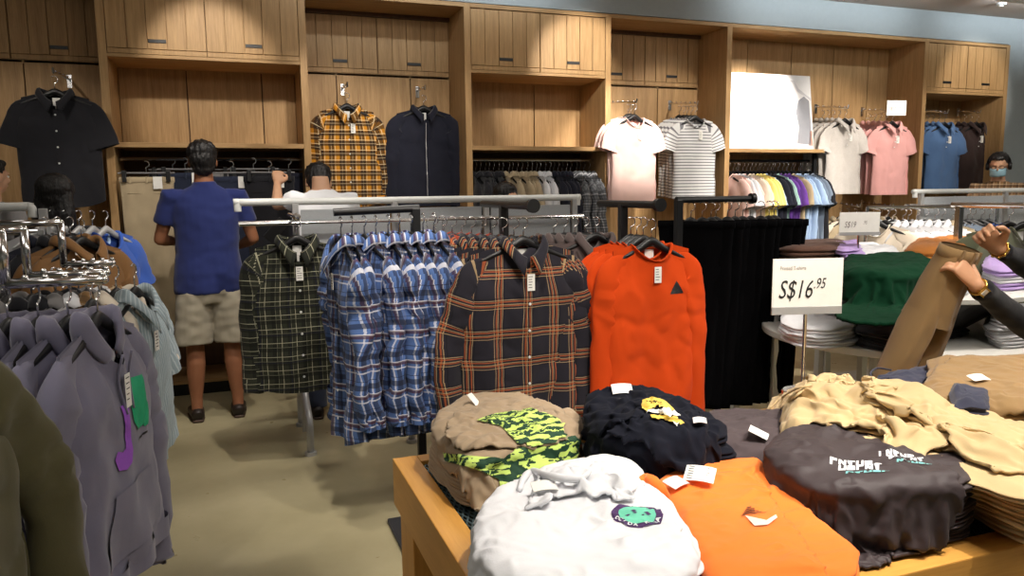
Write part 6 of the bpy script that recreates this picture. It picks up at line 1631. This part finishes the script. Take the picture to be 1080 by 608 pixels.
# near arm = left (smaller y), far arm = right
e, hp = person('person in a black long-sleeve top holding up tan trousers, cut off at right', body, yw, h=1.62, sk=skin(srgb(196, 146, 112), 'warm_skin'), top=blackf, topname='black_top', bottom=denimd,
    larm=(loc_(near_e), loc_(WR), dirl(kR-WR), dirl(Vector((-.1, .9, -.25)))), rarm=(loc_(far_e), loc_(WL), dirl(kL-WL), dirl(Vector((-.35, -.75, -.5)))), longsleeve=True, vox=.0045,
    handkw={1: dict(curl=[.42, .5, .55, .6], thumbcurl=.7), -1: dict(curl=[.55, .6, .65, .7], thumbcurl=.8)}, hair='long')
gold_m = plain('gold_metal', srgb(216, 176, 92), .25, 1)
for (w_, el_, s_) in ((WR, near_e, 1), (WL, far_e, -1)):
    w2, e2 = loc_(w_), loc_(el_); d = (e2-w2).normalized(); c = w2+d*.012; a, b_ = frame(d)
    bm = bmesh.new(); pts = [c+(a*math.cos(2*PI*k/28)+b_*math.sin(2*PI*k/28))*.0285 for k in range(29)]; tube(bm, pts, [(.0045, .0035)]*29, 8); st_ = meshobj('watch_strap' if s_ == 1 else 'bracelet', bm, gold_m, e, True)
    if s_ == -1:
        for k in range(9): bm = bmesh.new(); q = c+(a*math.cos(2*PI*k/9)+b_*math.sin(2*PI*k/9))*.031; ball(bm, q, .006, 8); meshobj('bead', bm, gold_m, st_, True)
    else:
        toward = (inv @ Vector((0, 0, H))-c); toward = (toward-d*toward.dot(d)).normalized(); q = c+toward*.031
        f2 = d.cross(toward).normalized(); bm = bmesh.new(); vs = []
        g = bmesh.ops.create_cube(bm, size=1)
        for v in g['verts']: v.co = q+f2*v.co.x*.028+d*v.co.y*.024+toward*v.co.z*.009
        bmesh.ops.bevel(bm, geom=list(bm.edges), offset=.002, segments=2, affect='EDGES'); wf = meshobj('watch_case', bm, gold_m, e)
        bm = bmesh.new(); g = bmesh.ops.create_cube(bm, size=1)
        for v in g['verts']: v.co = q+f2*v.co.x*.021+d*v.co.y*.017+toward*(v.co.z*.002+.0055)
        meshobj('watch_dial', bm, white_card, wf)
# the held trousers
tc = atD(1021, 256, 2.45)
g = trousers('trousers', 'tan cargo trousers held up by two hands with open waistband at right', 'trousers', tan, L=.62, W=.145, T=.05, open_waist=.035, legs=True, seed=33, tags=False, taper=1.3, N=48)
place(g, tc+Vector((-.01, .02, -.02)), .35, tilt=.0); g.rotation_euler = (.30, .12, .10)
# phone held by the bending shopper
bm = bmesh.new(); box(bm, -.036, .036, -.004, .004, -.075, .075, .003); o = meshobj('phone', bm, blackplastic); tag(o, 'dark phone held up behind the green checked shirt', 'phone'); p = onY(291, 243, 4.75); o.location = p; o.rotation_euler = (.2, .7, .3)

# ------------------------------------------------------------------ output look
sc.view_settings.view_transform = 'Standard'; sc.view_settings.look = 'None'; sc.view_settings.gamma = 1; sc.view_settings.use_curve_mapping = False
sc.view_settings.exposure = EXPO
